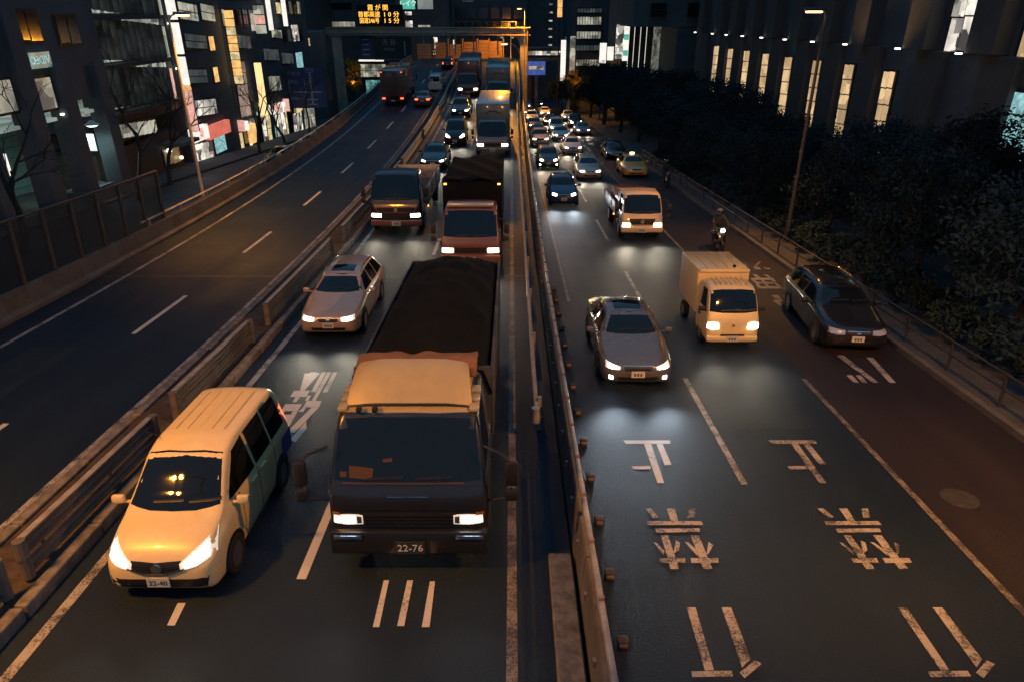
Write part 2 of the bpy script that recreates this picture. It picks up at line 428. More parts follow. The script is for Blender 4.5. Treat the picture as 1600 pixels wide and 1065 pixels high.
for (x0, x1, y0, y1) in ((4.9, 6.6, 13.2, 14.6), (2.3, 3.9, 21.0, 25.5), (4.8, 7.0, 24, 26.2)):
    strip('road_patch', x0, x1, y0, y1, .005, M_ASPH_PATCH, False, street)
for (x0, x1, y0, y1) in ((-13.6, -12.2, 12.5, 18.0), (-10.6, -9.4, 22, 29), (-5.9, -4.4, 13.6, 16.4), (-10.9, -9.2, 9.0, 10.6), (-13.9, -11.6, 33, 37)):
    strip('road_patch', x0, x1, y0, y1, .005, M_ASPH_PATCH, True, expressway)
M_JOINT = mat('joint_steel', (.06, .06, .06), .5, .4, var=.4, vscale=9)
for Y in (24.6, 44.5, 64.0, 84.0):
    for dx in (0, .16): strip('expansion_joint', -15.3, -8.5, Y + dx, Y + dx + .07, .011, M_JOINT, True, expressway, step=.1); strip('expansion_joint', -6.85, .55, Y + dx, Y + dx + .07, .011, M_JOINT, True, expressway, step=.1)
for (x, y) in ((3.75, 20.6), (8.2, 10.6)):
    b = MB(); b.lathe([(.32, 0), (.32, .012), (.29, .014), (.0, .014)], (x, y, .0), n=22); b.build('manhole_cover', M_JOINT, street)

# ------------------------------------------------------------------ median with kerbs and guard rails
median = solid_run('median_strip', [(-8.28, -.2), (-8.28, .13), (-7.13, .13), (-7.13, -.2)], -8, 112, M_DIRT)
median['kind'] = 'structure'
rk = random.Random(3)
y = -6.0
while y < 108:
    L = 1.95 if y < 45 else 6.0
    zz = zr(y + L / 2)
    for (x, hh) in ((-7.02, .22), (-8.37, .2)):
        o = cube('kerb_stone', (x + rk.uniform(-.02, .02), y + L / 2, zz + hh / 2 - .05), (.2, L - .03, hh + .1), M_KERB, median, .03)
        o.rotation_euler = (slope(y + L / 2), 0, rk.uniform(-.006, .006))
    y += L

WBEAM = [(x_, z_ * .80) for x_, z_ in [(.045, -.17), (.045, -.13), (-.03, -.08), (.05, -.02), (.05, .02), (-.03, .08), (.045, .13), (.045, .17),
         (.035, .17), (.035, .13), (-.042, .08), (.038, .02), (.038, -.02), (-.042, -.08), (.035, -.13), (.035, -.17)]]

def guard_rail(label, group, x, y0, y1, heights, post_h, side=1, skew=0.0, pstep=1.9, m=M_RAIL, name='guard_rail'):
    t = thing(name, label, 'guard rail', (x, y0, zr(y0)), group=group)
    z0 = zr(y0)
    ys = ystations(y0, y1, 2.0)
    for h in heights:
        b = MB(); rows = []
        for Y in ys:
            rows.append([(side * px + skew * (Y - y0), Y - y0, zr(Y) - z0 + h + pz) for px, pz in WBEAM])
        vs = b.grid(rows, closed=True); b.bm.faces.new(vs[0][::-1]); b.bm.faces.new(vs[-1])
        b.build('beam', m, t, angle=50)
        for yy, s in ((y0, -1), (y1, 1)):
            e = MB(); e.lathe([(.05, -.18), (.09, -.17), (.09, .17), (.05, .18)], (0, 0, 0), 'Z', 10)
            o = e.build('end_cap', m, t); o.location = (skew * (yy - y0) + side * .03, yy - y0, zr(yy) - z0 + h)
    if len(heights) > 1:
        b = MB(); rows = []
        for Y in ys:
            zt = zr(Y) - z0 + heights[0] + .142; xo = skew * (Y - y0)
            rows.append([(xo - .05, Y - y0, zt), (xo - .05, Y - y0, zt + .022), (xo + .06, Y - y0, zt + .022), (xo + .06, Y - y0, zt)])
        vs = b.grid(rows, closed=True); b.bm.faces.new(vs[0][::-1]); b.bm.faces.new(vs[-1])
        b.build('lit_top_edge', M_STEEL, t)  # added paler strip, standing in for lamplight along the beam's top edge
    yy = y0 + .5
    while yy < y1 - .2:
        o = cube('post', (skew * (yy - y0) - side * .07, yy - y0, zr(yy) - z0 + post_h / 2 - .05), (.09, .09, post_h + .1), m, t, .012)
        yy += pstep
    return t

SECT = [(2.0, 7.85, 'bottom left corner of the picture'), (8.3, 12.25, 'beside the front of the white minivan'), (13.3, 17.85, 'behind the minivan, short single length'),
        (19.2, 27.2, 'beside the silver estate car'), (29.2, 35.6, 'beside the dark truck with red bumper'), (36.4, 46, 'past the dark truck cab'),
        (46.6, 58, 'beside the second black van in the queue'), (58.6, 72, 'shining far up the ramp'), (72.6, 98, 'farthest up the ramp')]
for i, (a, b_, where) in enumerate(SECT):
    guard_rail('two-beam steel guard rail on the median ' + where, 'guard rails along the median', -7.34 + (.03 if i % 2 else 0), a, b_, (.68, .36), .80,
               1, [0, .012, .006, -.004, .006, 0, 0, 0, 0][i])

# ------------------------------------------------------------------ barrier between expressway and street
kp = solid_run('barrier_plinth', [(.58, -.2), (.58, .16), (.60, .18), (.92, .18), (.94, .16), (.94, -.2)], -8, 8.85, M_KERB)
tag(kp, 'low pinkish concrete plinth ending beside the dividing wall', 'plinth')
guard_rail('long shiny steel guard rail between trucks and dividing wall', None, .52, 12.7, 112, (.62,), .8, -1, 0, 3.8, m=M_STEEL)
wall = thing('dividing_wall', 'low dark concrete wall between expressway and street', 'wall')
ys = [-8 + 4.0 * k for k in range(31)]
for a, b_ in zip(ys[:-1], ys[1:]):
    bb = MB(); rows = []
    for Y in (a + .015, (a + b_) / 2, b_ - .015):
        z = zr(Y)
        rows.append([(x, Y, (zz + z if zz > 0 else -.2)) for x, zz in ((.99, 0), (1.0, .15), (1.06, .78), (1.08, .80), (1.20, .80), (1.22, .78), (1.30, .15), (1.31, 0))])
    vs = bb.grid(rows, closed=True); bb.bm.faces.new(vs[0][::-1]); bb.bm.faces.new(vs[-1])
    bb.build('wall_panel', M_CONC_D, wall, angle=25)
cap = MB()
pts = [(1.14, Y, zr(Y) + .98) for Y in ystations(-8, 112, 2.0)]
cap.tube(pts, .045, 8); cap.build('top_rail', M_STEEL, wall)
for Y in ystations(-7, 111, 2.0):
    cube('rail_post', (1.14, Y, zr(Y) + .87), (.06, .06, .18), M_STEEL, wall)
M_REFL = mat('reflector', (.26, .17, .13), .3, coat=.6)
for k in range(26):
    Y = 6.4 + k * 1.15
    cube('reflector', (1.02, Y, zr(Y) + .50), (.05, .07, .1), M_REFL, wall)
    cube('reflector', (1.14, Y + .5, zr(Y) + 1.05), (.07, .05, .05), M_REFL, wall)
M_DELIN = mat('delineator_plastic', (.05, .036, .03), .7, var=.3, vscale=10)
for k in range(14):
    Y = 5.78 + 1.35 * k
    t = thing('delineator_post', 'small brown kerb post at the foot of the dividing wall on the street side', 'post', (1.5, Y, 0), group='row of small kerb posts')
    pb = MB(); pb.box((0, 0, .075), (.15, .15, .15), .02); pb.build('post_body', M_DELIN, t)
    pb = MB(); pb.box((0, -.077, .09), (.11, .012, .06), .003); pb.build('reflective_band', M_REFL, t)

# ------------------------------------------------------------------ left parapet and noise fence
par = thing('parapet', 'grey concrete parapet along the far left edge of the expressway', 'parapet')
ys = [-8 + 4.0 * k for k in range(32)]
for a, b_ in zip(ys[:-1], ys[1:]):
    bb = MB(); rows = []
    for Y in (a + .012, (a + b_) / 2, b_ - .012):
        z = zr(Y)
        rows.append([(x, Y, (zz + z if zz > -.1 else -.25)) for x, zz in ((-15.42, -.2), (-15.42, .12), (-15.55, .22), (-15.62, .78), (-15.66, .80), (-15.84, .80), (-15.88, .78), (-15.9, -.2))])
    vs = bb.grid(rows, closed=True); bb.bm.faces.new(vs[0][::-1]); bb.bm.faces.new(vs[-1])
    bb.build('wall_panel', M_CONC_D, par, angle=25)
pr = MB(); pr.tube([(-15.72, Y, zr(Y) + 1.06) for Y in ystations(28.8, 116, 2.0)], .05, 8); pr.build('hand_rail', M_STEEL, par)
for Y in ystations(29.5, 115, 3.0): cube('rail_post', (-15.72, Y, zr(Y) + .92), (.07, .07, .28), M_STEEL, par)
M_FENCE = mat('fence_panel', (.03, .036, .042), .3)
M_FENCE.node_tree.nodes['Principled BSDF'].inputs['Alpha'].default_value = .45
fen = thing('noise_fence', 'dark noise fence with pale upright posts on the left parapet', 'fence', (-15.74, 0, 0))
M_FPOST = mat('fence_post', (.06, .055, .05), .6, var=.35, vscale=2)
fy = -6.0
while fy < 30.0:
    z = zr(fy + .8)
    cube('fence_panel', (0, fy + .8, z + 1.80), (.05, 1.47, 1.95), M_FENCE, fen)
    cube('fence_post', (.03, fy, zr(fy) + 1.82), (.12, .11, 2.06), M_FPOST, fen, .01)
    fy += 1.6
cube('fence_post', (.03, fy, zr(fy) + 1.82), (.12, .11, 2.06), M_FPOST, fen, .01)
fr = MB(); fr.tube([(.03, Y, zr(Y) + 2.88) for Y in ystations(-6, fy, 2.0)], .045, 8); fr.build('top_rail', M_FPOST, fen)

# right pavement rail
pf = thing('pipe_rail', 'thin steel pipe rail along the right-hand pavement edge', 'railing', (11.12, 0, .14))
for h in (.80, .45):
    b = MB(); b.tube([(0, Y, h) for Y in ystations(4, 60, 4.0)], .026, 8); b.build('rail', M_STEEL_D, pf)
for Y in ystations(4, 60, 2.0): cube('rail_post', (0, Y, .41), (.06, .06, .82), M_STEEL_D, pf, .008)

# ------------------------------------------------------------------ vehicles
def pchip(xs, ys):
    n = len(xs); h = [xs[i + 1] - xs[i] for i in range(n - 1)]; d = [(ys[i + 1] - ys[i]) / h[i] for i in range(n - 1)]
    m = [d[0]] + [0] * (n - 2) + [d[-1]]
    for i in range(1, n - 1):
        if d[i - 1] * d[i] > 0:
            w1, w2 = 2 * h[i] + h[i - 1], h[i] + 2 * h[i - 1]
            m[i] = (w1 + w2) / (w1 / d[i - 1] + w2 / d[i])
    def f(x):
        i = 0
        while i < n - 2 and x > xs[i + 1]: i += 1
        t = (x - xs[i]) / h[i]; t2, t3 = t * t, t * t * t
        return (2 * t3 - 3 * t2 + 1) * ys[i] + (t3 - 2 * t2 + t) * h[i] * m[i] + (-2 * t3 + 3 * t2) * ys[i + 1] + (t3 - t2) * h[i] * m[i + 1]
    return f

def chaikin(p, n=2):
    for _ in range(n):
        q = [p[0]]
        for a, b in zip(p[:-1], p[1:]):
            q.append((.75 * a[0] + .25 * b[0], .75 * a[1] + .25 * b[1])); q.append((.25 * a[0] + .75 * b[0], .25 * a[1] + .75 * b[1]))
        q.append(p[-1]); p = q
    return p

def loft_body(st, rounds=2):
    """st rows: y, z bottom, z belt, z top, half width, half width at roof edge, crown; returns MB and its BVH"""
    xs = [r[0] for r in st]
    F = [pchip(xs, [r[k] for r in st]) for k in range(1, 7)]
    ys = []
    for a, b in zip(xs[:-1], xs[1:]):
        k = max(2, min(8, int((b - a) / .12) + 1))
        ys += [a + (b - a) * i / k for i in range(k)]
    ys.append(xs[-1])
    rows = []
    for y in ys:
        zb, zm, zt, w, wt, cr = [f(y) for f in F]
        half = [(.80 * w, zb), (.95 * w, zb + .02), (w * .995, zb + .25 * (zm - zb)), (w, zb + .62 * (zm - zb)), (.985 * w, zm - .04), (.955 * w, zm + .02),
                (wt + (.955 * w - wt) * .45, zm + (zt - cr - zm) * .55), (wt, zt - cr), (wt * .80, zt - cr * .35), (0, zt)]
        half = chaikin(half, rounds)
        sec = [(-x, y, z) for x, z in half] + [(x, y, z) for x, z in half[::-1][1:]]
        rows.append(sec)
    b = MB(); vs = b.grid(rows)
    for r in vs: b.bm.faces.new((r[0], r[1], r[-2], r[-1])) if False else None
    for i in range(len(vs) - 1): b.bm.faces.new((vs[i][0], vs[i + 1][0], vs[i + 1][-1], vs[i][-1]))
    b.bm.faces.new(vs[0][::-1]); b.bm.faces.new(vs[-1])
    bmesh.ops.recalc_face_normals(b.bm, faces=b.bm.faces)
    b.bm.normal_update()
    return b, BVHTree.FromBMesh(b.bm)

DIRS = {'F': Vector((0, 1, 0)), 'B': Vector((0, -1, 0)), 'R': Vector((-1, 0, 0)), 'L': Vector((1, 0, 0)), 'T': Vector((0, 0, -1))}
def resample(pts, n):
    L = [0]
    for a, b in zip(pts[:-1], pts[1:]): L.append(L[-1] + math.hypot(a[0] - b[0], a[1] - b[1]))
    out = []
    for i in range(n + 1):
        d = L[-1] * i / n; k = 0
        while k < len(L) - 2 and d > L[k + 1]: k += 1
        t = (d - L[k]) / max(1e-9, L[k + 1] - L[k])
        out.append((pts[k][0] + (pts[k + 1][0] - pts[k][0]) * t, pts[k][1] + (pts[k + 1][1] - pts[k][1]) * t))
    return out

def panel(bvh, top, bot, side, name, m, parent, off=.008, n=8, mm=5, skirt=.03, mirror=False):
    """a panel whose outline (two facing edges) is laid onto the body from one side; it has its own thickness"""
    D = DIRS[side]
    def cast(u, v):
        o = {'F': (u, -20, v), 'B': (u, 20, v), 'R': (20, u, v), 'L': (-20, u, v), 'T': (u, v, 20)}[side]
        h = bvh.ray_cast(Vector(o), D)
        if h[0] is None:
            o2 = {'F': (u, 0, v), 'B': (u, 4.5, v), 'R': (.8, u, v), 'L': (-.8, u, v), 'T': (u, v, 1)}[side]
            p = bvh.find_nearest(Vector(o2))[0]
            return p - D * off
        return h[0] - D * off
    tp, bt = resample(top, n), resample(bot, n)
    rows = []
    for j in range(mm + 1):
        t = j / mm
        rows.append([cast(a[0] + (b[0] - a[0]) * t, a[1] + (b[1] - a[1]) * t) for a, b in zip(tp, bt)])
    b = MB(); vs = b.grid(rows)
    loop = vs[0] + [r[-1] for r in vs[1:]] + vs[-1][::-1][1:] + [r[0] for r in vs[::-1][1:-1]]
    low = [b.bm.verts.new(v.co + D * (skirt + off)) for v in loop]
    for i in range(len(loop)):
        k = (i + 1) % len(loop); b.bm.faces.new((loop[i], loop[k], low[k], low[i]))
    return b.build(name, m, parent, angle=60)

def both(bvh, top, bot, name, m, parent, front=True, **kw):
    """mirrored pair of front or rear panels given for +x"""
    s = 'F' if front else 'B'
    o = panel(bvh, top, bot, s, name, m, parent, **kw)
    panel(bvh, [(-x, z) for x, z in top], [(-x, z) for x, z in bot], s, name, m, parent, **kw)
    return o

def side_pair(bvh, top, bot, name, m, parent, **kw):
    for s in ('R', 'L'): panel(bvh, top, bot, s, name, m, parent, **kw)

WHEELS = {}
def wheel(parent, x, y, r, w, rim=M_RIM):
    s = 1 if x > 0 else -1
    key = (round(r, 2), round(w, 2), rim.name)
    if key not in WHEELS:
        b = MB(); b.lathe([(r * .62, -w / 2), (r * .92, -w / 2), (r, -w * .36), (r, w * .36), (r * .92, w / 2), (r * .64, w / 2), (r * .60, w * .3)], axis='X', n=24)
        bmesh.ops.recalc_face_normals(b.bm, faces=b.bm.faces)
        me = bpy.data.meshes.new('wheel'); b.bm.to_mesh(me); b.bm.free(); me.materials.append(M_RUBBER)
        q = MB(); q.lathe([(r * .63, w * .44), (r * .58, w * .40), (r * .56, w * .28), (r * .2, w * .30), (r * .14, w * .42), (0.001, w * .43)], axis='X', n=24)
        for k in range(6):
            a = 2 * PI * k / 6
            q.box((w * .36, math.cos(a) * r * .36, math.sin(a) * r * .36), (w * .12, r * .13, r * .46), .004, Matrix.Rotation(a - PI / 2, 3, 'X'), 1)
        bmesh.ops.recalc_face_normals(q.bm, faces=q.bm.faces)
        mr = bpy.data.meshes.new('rim'); q.bm.to_mesh(mr); q.bm.free(); mr.materials.append(rim)
        WHEELS[key] = (me, mr)
    me, mr = WHEELS[key]
    o = bpy.data.objects.new('wheel', me); COL.objects.link(o); o.parent = parent; o.location = (x, y, r)
    if s < 0: o.rotation_euler = (0, 0, PI)
    c = bpy.data.objects.new('rim', mr); COL.objects.link(c); c.parent = o
    return o

def arch(bvh, parent, y, r, zc):
    top = [(y + r * math.cos(a), zc + r * math.sin(a)) for a in [PI - PI * i / 10 for i in range(11)]]
    bot = [(y - r * .92, .20), (y + r * .92, .20)]
    side_pair(bvh, top, bot, 'wheel_arch', M_BLACK, parent, off=.003, n=10, mm=3)

def on_road(Y, elevated, away, L):
    a = slope(Y) if elevated else 0.0
    if away: return (-a, 0, PI)
    return (a, 0, 0)

def put(name, label, cat, x, Y, elevated, away, L, group=None, yaw=0.0):
    z = zr(Y + (L if away else 0)) if elevated else 0.0
    t = thing(name, label, cat, (x, Y + (L if away else 0), z + (.006 if elevated else .004)), on_road(Y + L / 2, elevated, away, L), group)
    t.rotation_euler[2] += yaw
    return t

def lamps(t, x, y, z, power, col, down=6.0, angle=84, blend=1.0, size=.09, out=.25):
    for s in (-1, 1):
        spot('headlight_beam', (s * x, y - out, z), (-R(90 - down), 0, s * R(2)), power, col, angle, blend, size, t)

WARM, XEN = (1.0, .86, .64), (.84, .93, 1.0)
PAINTS = {}
def paint(name, col, rough=.32, metal=0.0, coat=.6, var=.06):
    return mat('paint_' + name, col, rough, metal, var=var, vscale=5, coat=coat)

def mirrors(bvh, t, y, z, w, m):
    for s in (-1, 1):
        b = MB(); b.box((s * (w + .12), y, z + .05), (.20, .10, .14), .04); b.box((s * (w + .0), y + .02, z - .01), (.12, .05, .04), .012)
        b.build('wing_mirror', m, t)

def plate(t, y, z, txt=None, w=.33, h=.165, tilt=0.0):
    o = cube('licence_plate', (0, y, z), (w, .02, h), M_PLATE, t, .004)
    if txt: text_part('plate_number', txt, h * .72, M_PLATE_W, o, (0, -.014, -.008), (PI / 2, 0, 0), depth=.002)
    else:
        for k in (-1, 0, 1): cube('plate_number', (k * w * .22, -.011, -.01), (w * .13, .004, h * .45), M_PLATE_W, o)
    return o

def shrink(q, f):
    pts = q[0] + q[1]; cx = sum(p[0] for p in pts) / len(pts); cz = sum(p[1] for p in pts) / len(pts)
    return tuple([(cx + (x - cx) * f, cz + (z - cz) * f) for x, z in e] for e in q)

def saloon(kind, name, label, cat, x, Y, elevated, pm, lit=True, hc='warm', away=False, group=None, beam=120, detail=True, txt=None, yaw=0.0, tail_lit=True, extras=()):
    S = CARS[kind]; L = S['st'][-1][0]
    t = put(name, label, cat, x, Y, elevated, away, L, group, yaw)
    b, bv = loft_body(S['st'])
    b.build('body', pm, t, angle=38)
    panel(bv, *S['ws'], 'F', 'windscreen', M_GLASS, t, n=12, mm=6)
    panel(bv, *S['rw'], 'B', 'rear_window', M_GLASS, t, n=10, mm=5)
    for tp, bt in S['sw']: side_pair(bv, tp, bt, 'side_window', M_GLASS, t, n=8, mm=5)
    hm = (M_HEADX if hc == 'xenon' else M_HEAD) if lit else M_HEAD_OFF
    lens = M_LENS if lit else M_HEAD_OFF
    both(bv, *S['hl'], 'headlight', lens, t, off=.012, n=6, mm=4)
    if lit: both(bv, *shrink(S['hl'], .70), 'headlight_lamp', hm, t, off=.020, n=6, mm=4)
    panel(bv, *S['gr'], 'F', 'grille', M_BLACK, t, off=.010, n=8, mm=3)
    panel(bv, *S['intake'], 'F', 'air_intake', M_BLACK, t, off=.008, n=10, mm=3)
    both(bv, *S['tl'], 'tail_light', M_TAIL if (lit and tail_lit) else M_TAIL_OFF, t, front=False, off=.012, n=5, mm=5)
    if 'fog' in extras:
        both(bv, [(.60, .40), (.70, .42)], [(.60, .32), (.70, .33)], 'fog_light', hm, t, off=.014, n=4, mm=3)
    if detail:
        if 'chrome' in S:
            for seg in S['chrome']: panel(bv, *seg, 'F', 'grille_trim', M_CHROME, t, off=.022, n=8, mm=2)
        for (ya, za, yb, zb_) in S['seams']:
            side_pair(bv, [(ya, za), (ya + .018, za)], [(yb, zb_), (yb + .018, zb_)], 'door_seam', M_BLACK, t, off=.002, n=2, mm=10, skirt=.01)
        for (yh, zh) in S['handles']:
            side_pair(bv, [(yh, zh + .02), (yh + .2, zh + .02)], [(yh, zh - .015), (yh + .2, zh - .015)], 'door_handle', pm, t, off=.03, n=4, mm=2)
        z0 = S['ws'][1][0][1]
        for k in (-.32, .22):
            panel(bv, [(k, z0 + .055), (k + .46, z0 + .075)], [(k, z0 + .035), (k + .46, z0 + .05)], 'F', 'wiper', M_BLACK, t, off=.03, n=6, mm=1, skirt=.015)
    if 'sunroof' in extras:
        ya, yb = S['roof']
        panel(bv, [(-.36, ya), (.36, ya)], [(-.34, yb), (.34, yb)], 'T', 'sunroof', M_GLASS, t, off=.006, n=6, mm=5)
    if 'rails' in extras:
        ya, yb = S['roof'][0], S['rails_end']
        for s in (-1, 1):
            xx = s * S['railx']; pts = []
            for k in range(9):
                yy = ya + (yb - ya) * k / 8
                h = bv.ray_cast(Vector((xx, yy, 9)), DIRS['T'])[0]
                pts.append((xx, yy, h.z + (.05 if 0 < k < 8 else .0)))
            MB().tube(pts, .018, 6).build('roof_rail', M_CHROME, t)
    if 'taxi' in extras:
        yr = S['roof'][0] + .25; h = bv.ray_cast(Vector((0, yr, 9)), DIRS['T'])[0].z
        rb = MB(); rb.box((0, yr, h + .07), (.34, .14, .14), .045); rb.build('roof_lamp', emat('taxi_lamp', (1, .8, .5), 4), t)
    w = max(r[4] for r in S['st'])
    mirrors(bv, t, S['my'], S['mz'], w, pm)
    for ya in S['axles']:
        arch(bv, t, ya, S['wr'] + .07, S['wr'])
        for s in (-1, 1): wheel(t, s * (w - .085), ya, S['wr'], .21)
    plate(t, S['pl'][0], S['pl'][1], txt)
    rp = cube('licence_plate', (0, L + .012, S['pl'][1] + .25), (.33, .02, .165), M_PLATE, t, .004)
    if lit and not away and beam:
        hx = (S['hl'][0][0][0] + S['hl'][0][-1][0]) / 2; hz = S['hl'][0][0][1] - .05
        lamps(t, hx, 0, hz, beam, XEN if hc == 'xenon' else WARM)
    return t

CARS = {}
CARS['sedan'] = dict(
    st=[(0, .36, .50, .60, .58, .46, .03), (.05, .24, .56, .68, .72, .56, .04), (.22, .17, .64, .76, .84, .68, .05), (.85, .17, .76, .91, .895, .78, .06), (1.28, .17, .84, 1.0, .90, .77, .05),
        (2.0, .17, .88, 1.36, .90, .60, .07), (2.55, .17, .90, 1.43, .90, .585, .07), (3.2, .17, .91, 1.38, .90, .57, .07), (3.95, .17, .92, 1.06, .89, .70, .05), (4.42, .19, .88, 1.0, .84, .68, .05), (4.55, .28, .80, .92, .76, .60, .04), (4.6, .4, .62, .75, .6, .5, .03)],
    ws=([(-.54, 1.335), (-.3, 1.36), (.3, 1.36), (.54, 1.335)], [(-.72, 1.02), (-.35, 1.0), (.35, 1.0), (.72, 1.02)]),
    rw=([(-.5, 1.34), (.5, 1.34)], [(-.66, 1.08), (.66, 1.08)]),
    sw=[([(1.95, 1.27), (2.45, 1.33)], [(1.55, .96), (2.45, .97)]), ([(2.53, 1.33), (3.15, 1.27)], [(2.53, .97), (3.5, .98)])],
    hl=([(.42, .64), (.60, .68), (.76, .71)], [(.44, .57), (.60, .57), (.78, .60)]),
    gr=([(-.36, .655), (.36, .655)], [(-.30, .54), (.30, .54)]), chrome=[([(-.37, .665), (.37, .665)], [(-.37, .65), (.37, .65)])],
    intake=([(-.5, .38), (.5, .38)], [(-.46, .29), (.46, .29)]), tl=([(.42, .9), (.76, .9)], [(.46, .74), (.78, .74)]),
    seams=[(1.5, .92, 1.55, .3), (2.49, .94, 2.49, .3), (3.45, .94, 3.3, .5)], handles=[(2.2, .83), (3.1, .84)], roof=(2.15, 2.75), my=1.65, mz=.94, axles=(.85, 3.6), wr=.325, pl=(-.015, .45), railx=.55, rails_end=3.2)
CARS['estate'] = dict(CARS['sedan'],
    st=[(0, .36, .50, .60, .60, .48, .03), (.05, .24, .57, .70, .74, .58, .04), (.22, .17, .66, .79, .83, .70, .05), (.85, .17, .78, .93, .89, .79, .06), (1.3, .17, .86, 1.02, .90, .78, .05),
        (2.05, .17, .90, 1.40, .90, .61, .07), (2.6, .17, .91, 1.48, .90, .595, .07), (3.9, .17, .92, 1.46, .90, .58, .07), (4.3, .18, .92, 1.36, .88, .57, .07), (4.58, .25, .88, 1.02, .82, .62, .05), (4.7, .4, .62, .78, .66, .5, .03)],
    ws=([(-.55, 1.37), (-.3, 1.395), (.3, 1.395), (.55, 1.37)], [(-.73, 1.04), (-.35, 1.02), (.35, 1.02), (.73, 1.04)]),
    rw=([(-.5, 1.34), (.5, 1.34)], [(-.62, 1.06), (.62, 1.06)]),
    sw=[([(2.0, 1.32), (2.5, 1.39)], [(1.58, .99), (2.5, 1.0)]), ([(2.58, 1.39), (3.3, 1.39)], [(2.58, 1.0), (3.3, 1.0)]), ([(3.38, 1.39), (4.0, 1.36)], [(3.38, 1.0), (4.2, 1.02)])],
    gr=([(-.30, .66), (.30, .66)], [(-.26, .55), (.26, .55)]), chrome=[([(-.30, .672), (.30, .672)], [(-.30, .655), (.30, .655)]), ([(-.05, .63), (.05, .63)], [(-.05, .58), (.05, .58)])],
    hl=([(.36, .68), (.55, .70), (.74, .72)], [(.36, .57), (.55, .56), (.77, .60)]), roof=(2.2, 2.75), rails_end=4.1)
CARS['hatch'] = dict(CARS['sedan'],
    st=[(0, .36, .52, .64, .56, .44, .03), (.05, .24, .58, .72, .70, .54, .04), (.18, .17, .68, .82, .79, .66, .05), (.65, .17, .82, 1.0, .84, .74, .06), (.95, .17, .90, 1.10, .845, .73, .05),
        (1.65, .17, .95, 1.50, .845, .60, .07), (2.1, .17, .96, 1.58, .845, .59, .07), (3.3, .17, .97, 1.56, .845, .58, .07), (3.65, .18, .96, 1.44, .82, .56, .07), (3.85, .26, .9, 1.05, .76, .56, .05), (3.95, .4, .62, .8, .6, .48, .03)],
    ws=([(-.53, 1.46), (-.3, 1.485), (.3, 1.485), (.53, 1.46)], [(-.68, 1.13), (-.35, 1.11), (.35, 1.11), (.68, 1.13)]),
    rw=([(-.48, 1.46), (.48, 1.46)], [(-.58, 1.1), (.58, 1.1)]),
    sw=[([(1.6, 1.4), (2.1, 1.48)], [(1.2, 1.04), (2.1, 1.05)]), ([(2.18, 1.48), (2.9, 1.47)], [(2.18, 1.05), (2.95, 1.06)]), ([(2.98, 1.46), (3.35, 1.42)], [(3.02, 1.06), (3.5, 1.08)])],
    hl=([(.36, .74), (.52, .78), (.68, .80)], [(.38, .62), (.52, .62), (.70, .66)]), gr=([(-.32, .70), (.32, .70)], [(-.28, .60), (.28, .60)]), chrome=[([(-.3, .71), (.3, .71)], [(-.3, .695), (.3, .695)])],
    tl=([(.56, 1.0), (.70, .98)], [(.56, .74), (.72, .74)]), seams=[(1.15, .98, 1.2, .3), (2.14, 1.0, 2.14, .3)], handles=[(1.85, .88), (2.7, .89)], roof=(1.8, 2.3), my=1.3, mz=1.02, axles=(.7, 3.15), wr=.30, rails_end=3.3)
CARS['minivan'] = dict(CARS['sedan'],
    st=[(0, .34, .52, .66, .56, .44, .03), (.05, .24, .60, .76, .70, .54, .04), (.17, .18, .68, .88, .795, .64, .05), (.42, .18, .80, 1.02, .835, .71, .06), (.72, .18, .92, 1.13, .845, .72, .05),
        (1.20, .18, 1.0, 1.55, .845, .65, .06), (1.48, .18, 1.03, 1.76, .845, .635, .07), (1.9, .18, 1.05, 1.84, .845, .635, .07), (3.4, .18, 1.05, 1.84, .845, .64, .07), (3.66, .2, 1.04, 1.78, .83, .62, .07), (3.77, .26, .98, 1.6, .79, .58, .05), (3.8, .4, .9, 1.4, .74, .55, .04)],
    ws=([(-.565, 1.70), (-.3, 1.73), (.3, 1.73), (.565, 1.70)], [(-.68, 1.16), (-.35, 1.12), (.35, 1.12), (.68, 1.16)]),
    rw=([(-.52, 1.7), (.52, 1.7)], [(-.58, 1.15), (.58, 1.15)]),
    sw=[([(1.55, 1.66), (1.95, 1.72)], [(.98, 1.12), (1.95, 1.12)]), ([(2.05, 1.72), (2.75, 1.72)], [(2.05, 1.12), (2.75, 1.12)]), ([(2.83, 1.72), (3.45, 1.70)], [(2.83, 1.12), (3.52, 1.12)])],
    hl=([(.34, .70), (.55, .86), (.74, .98)], [(.36, .61), (.56, .64), (.795, .74)]),
    gr=([(-.36, .735), (0, .71), (.36, .735)], [(-.34, .62), (-.12, .535), (.12, .535), (.34, .62)]), chrome=[([(-.42, .65), (-.16, .535), (.16, .535), (.42, .65)], [(-.40, .62), (-.15, .51), (.15, .51), (.40, .62)])],
    intake=([(-.72, .455), (-.4, .44), (.4, .44), (.72, .455)], [(-.66, .215), (.66, .215)]), tl=([(.64, 1.4), (.74, 1.4)], [(.66, .9), (.78, .9)]),
    seams=[(1.25, 1.08, 1.22, .3), (2.0, 1.08, 2.0, .3), (2.79, 1.08, 2.79, .3)], handles=[(1.7, .98), (2.15, .98)], roof=(1.9, 2.4), my=1.0, mz=1.08, axles=(.74, 3.05), wr=.31, pl=(-.02, .40), rails_end=3.4)
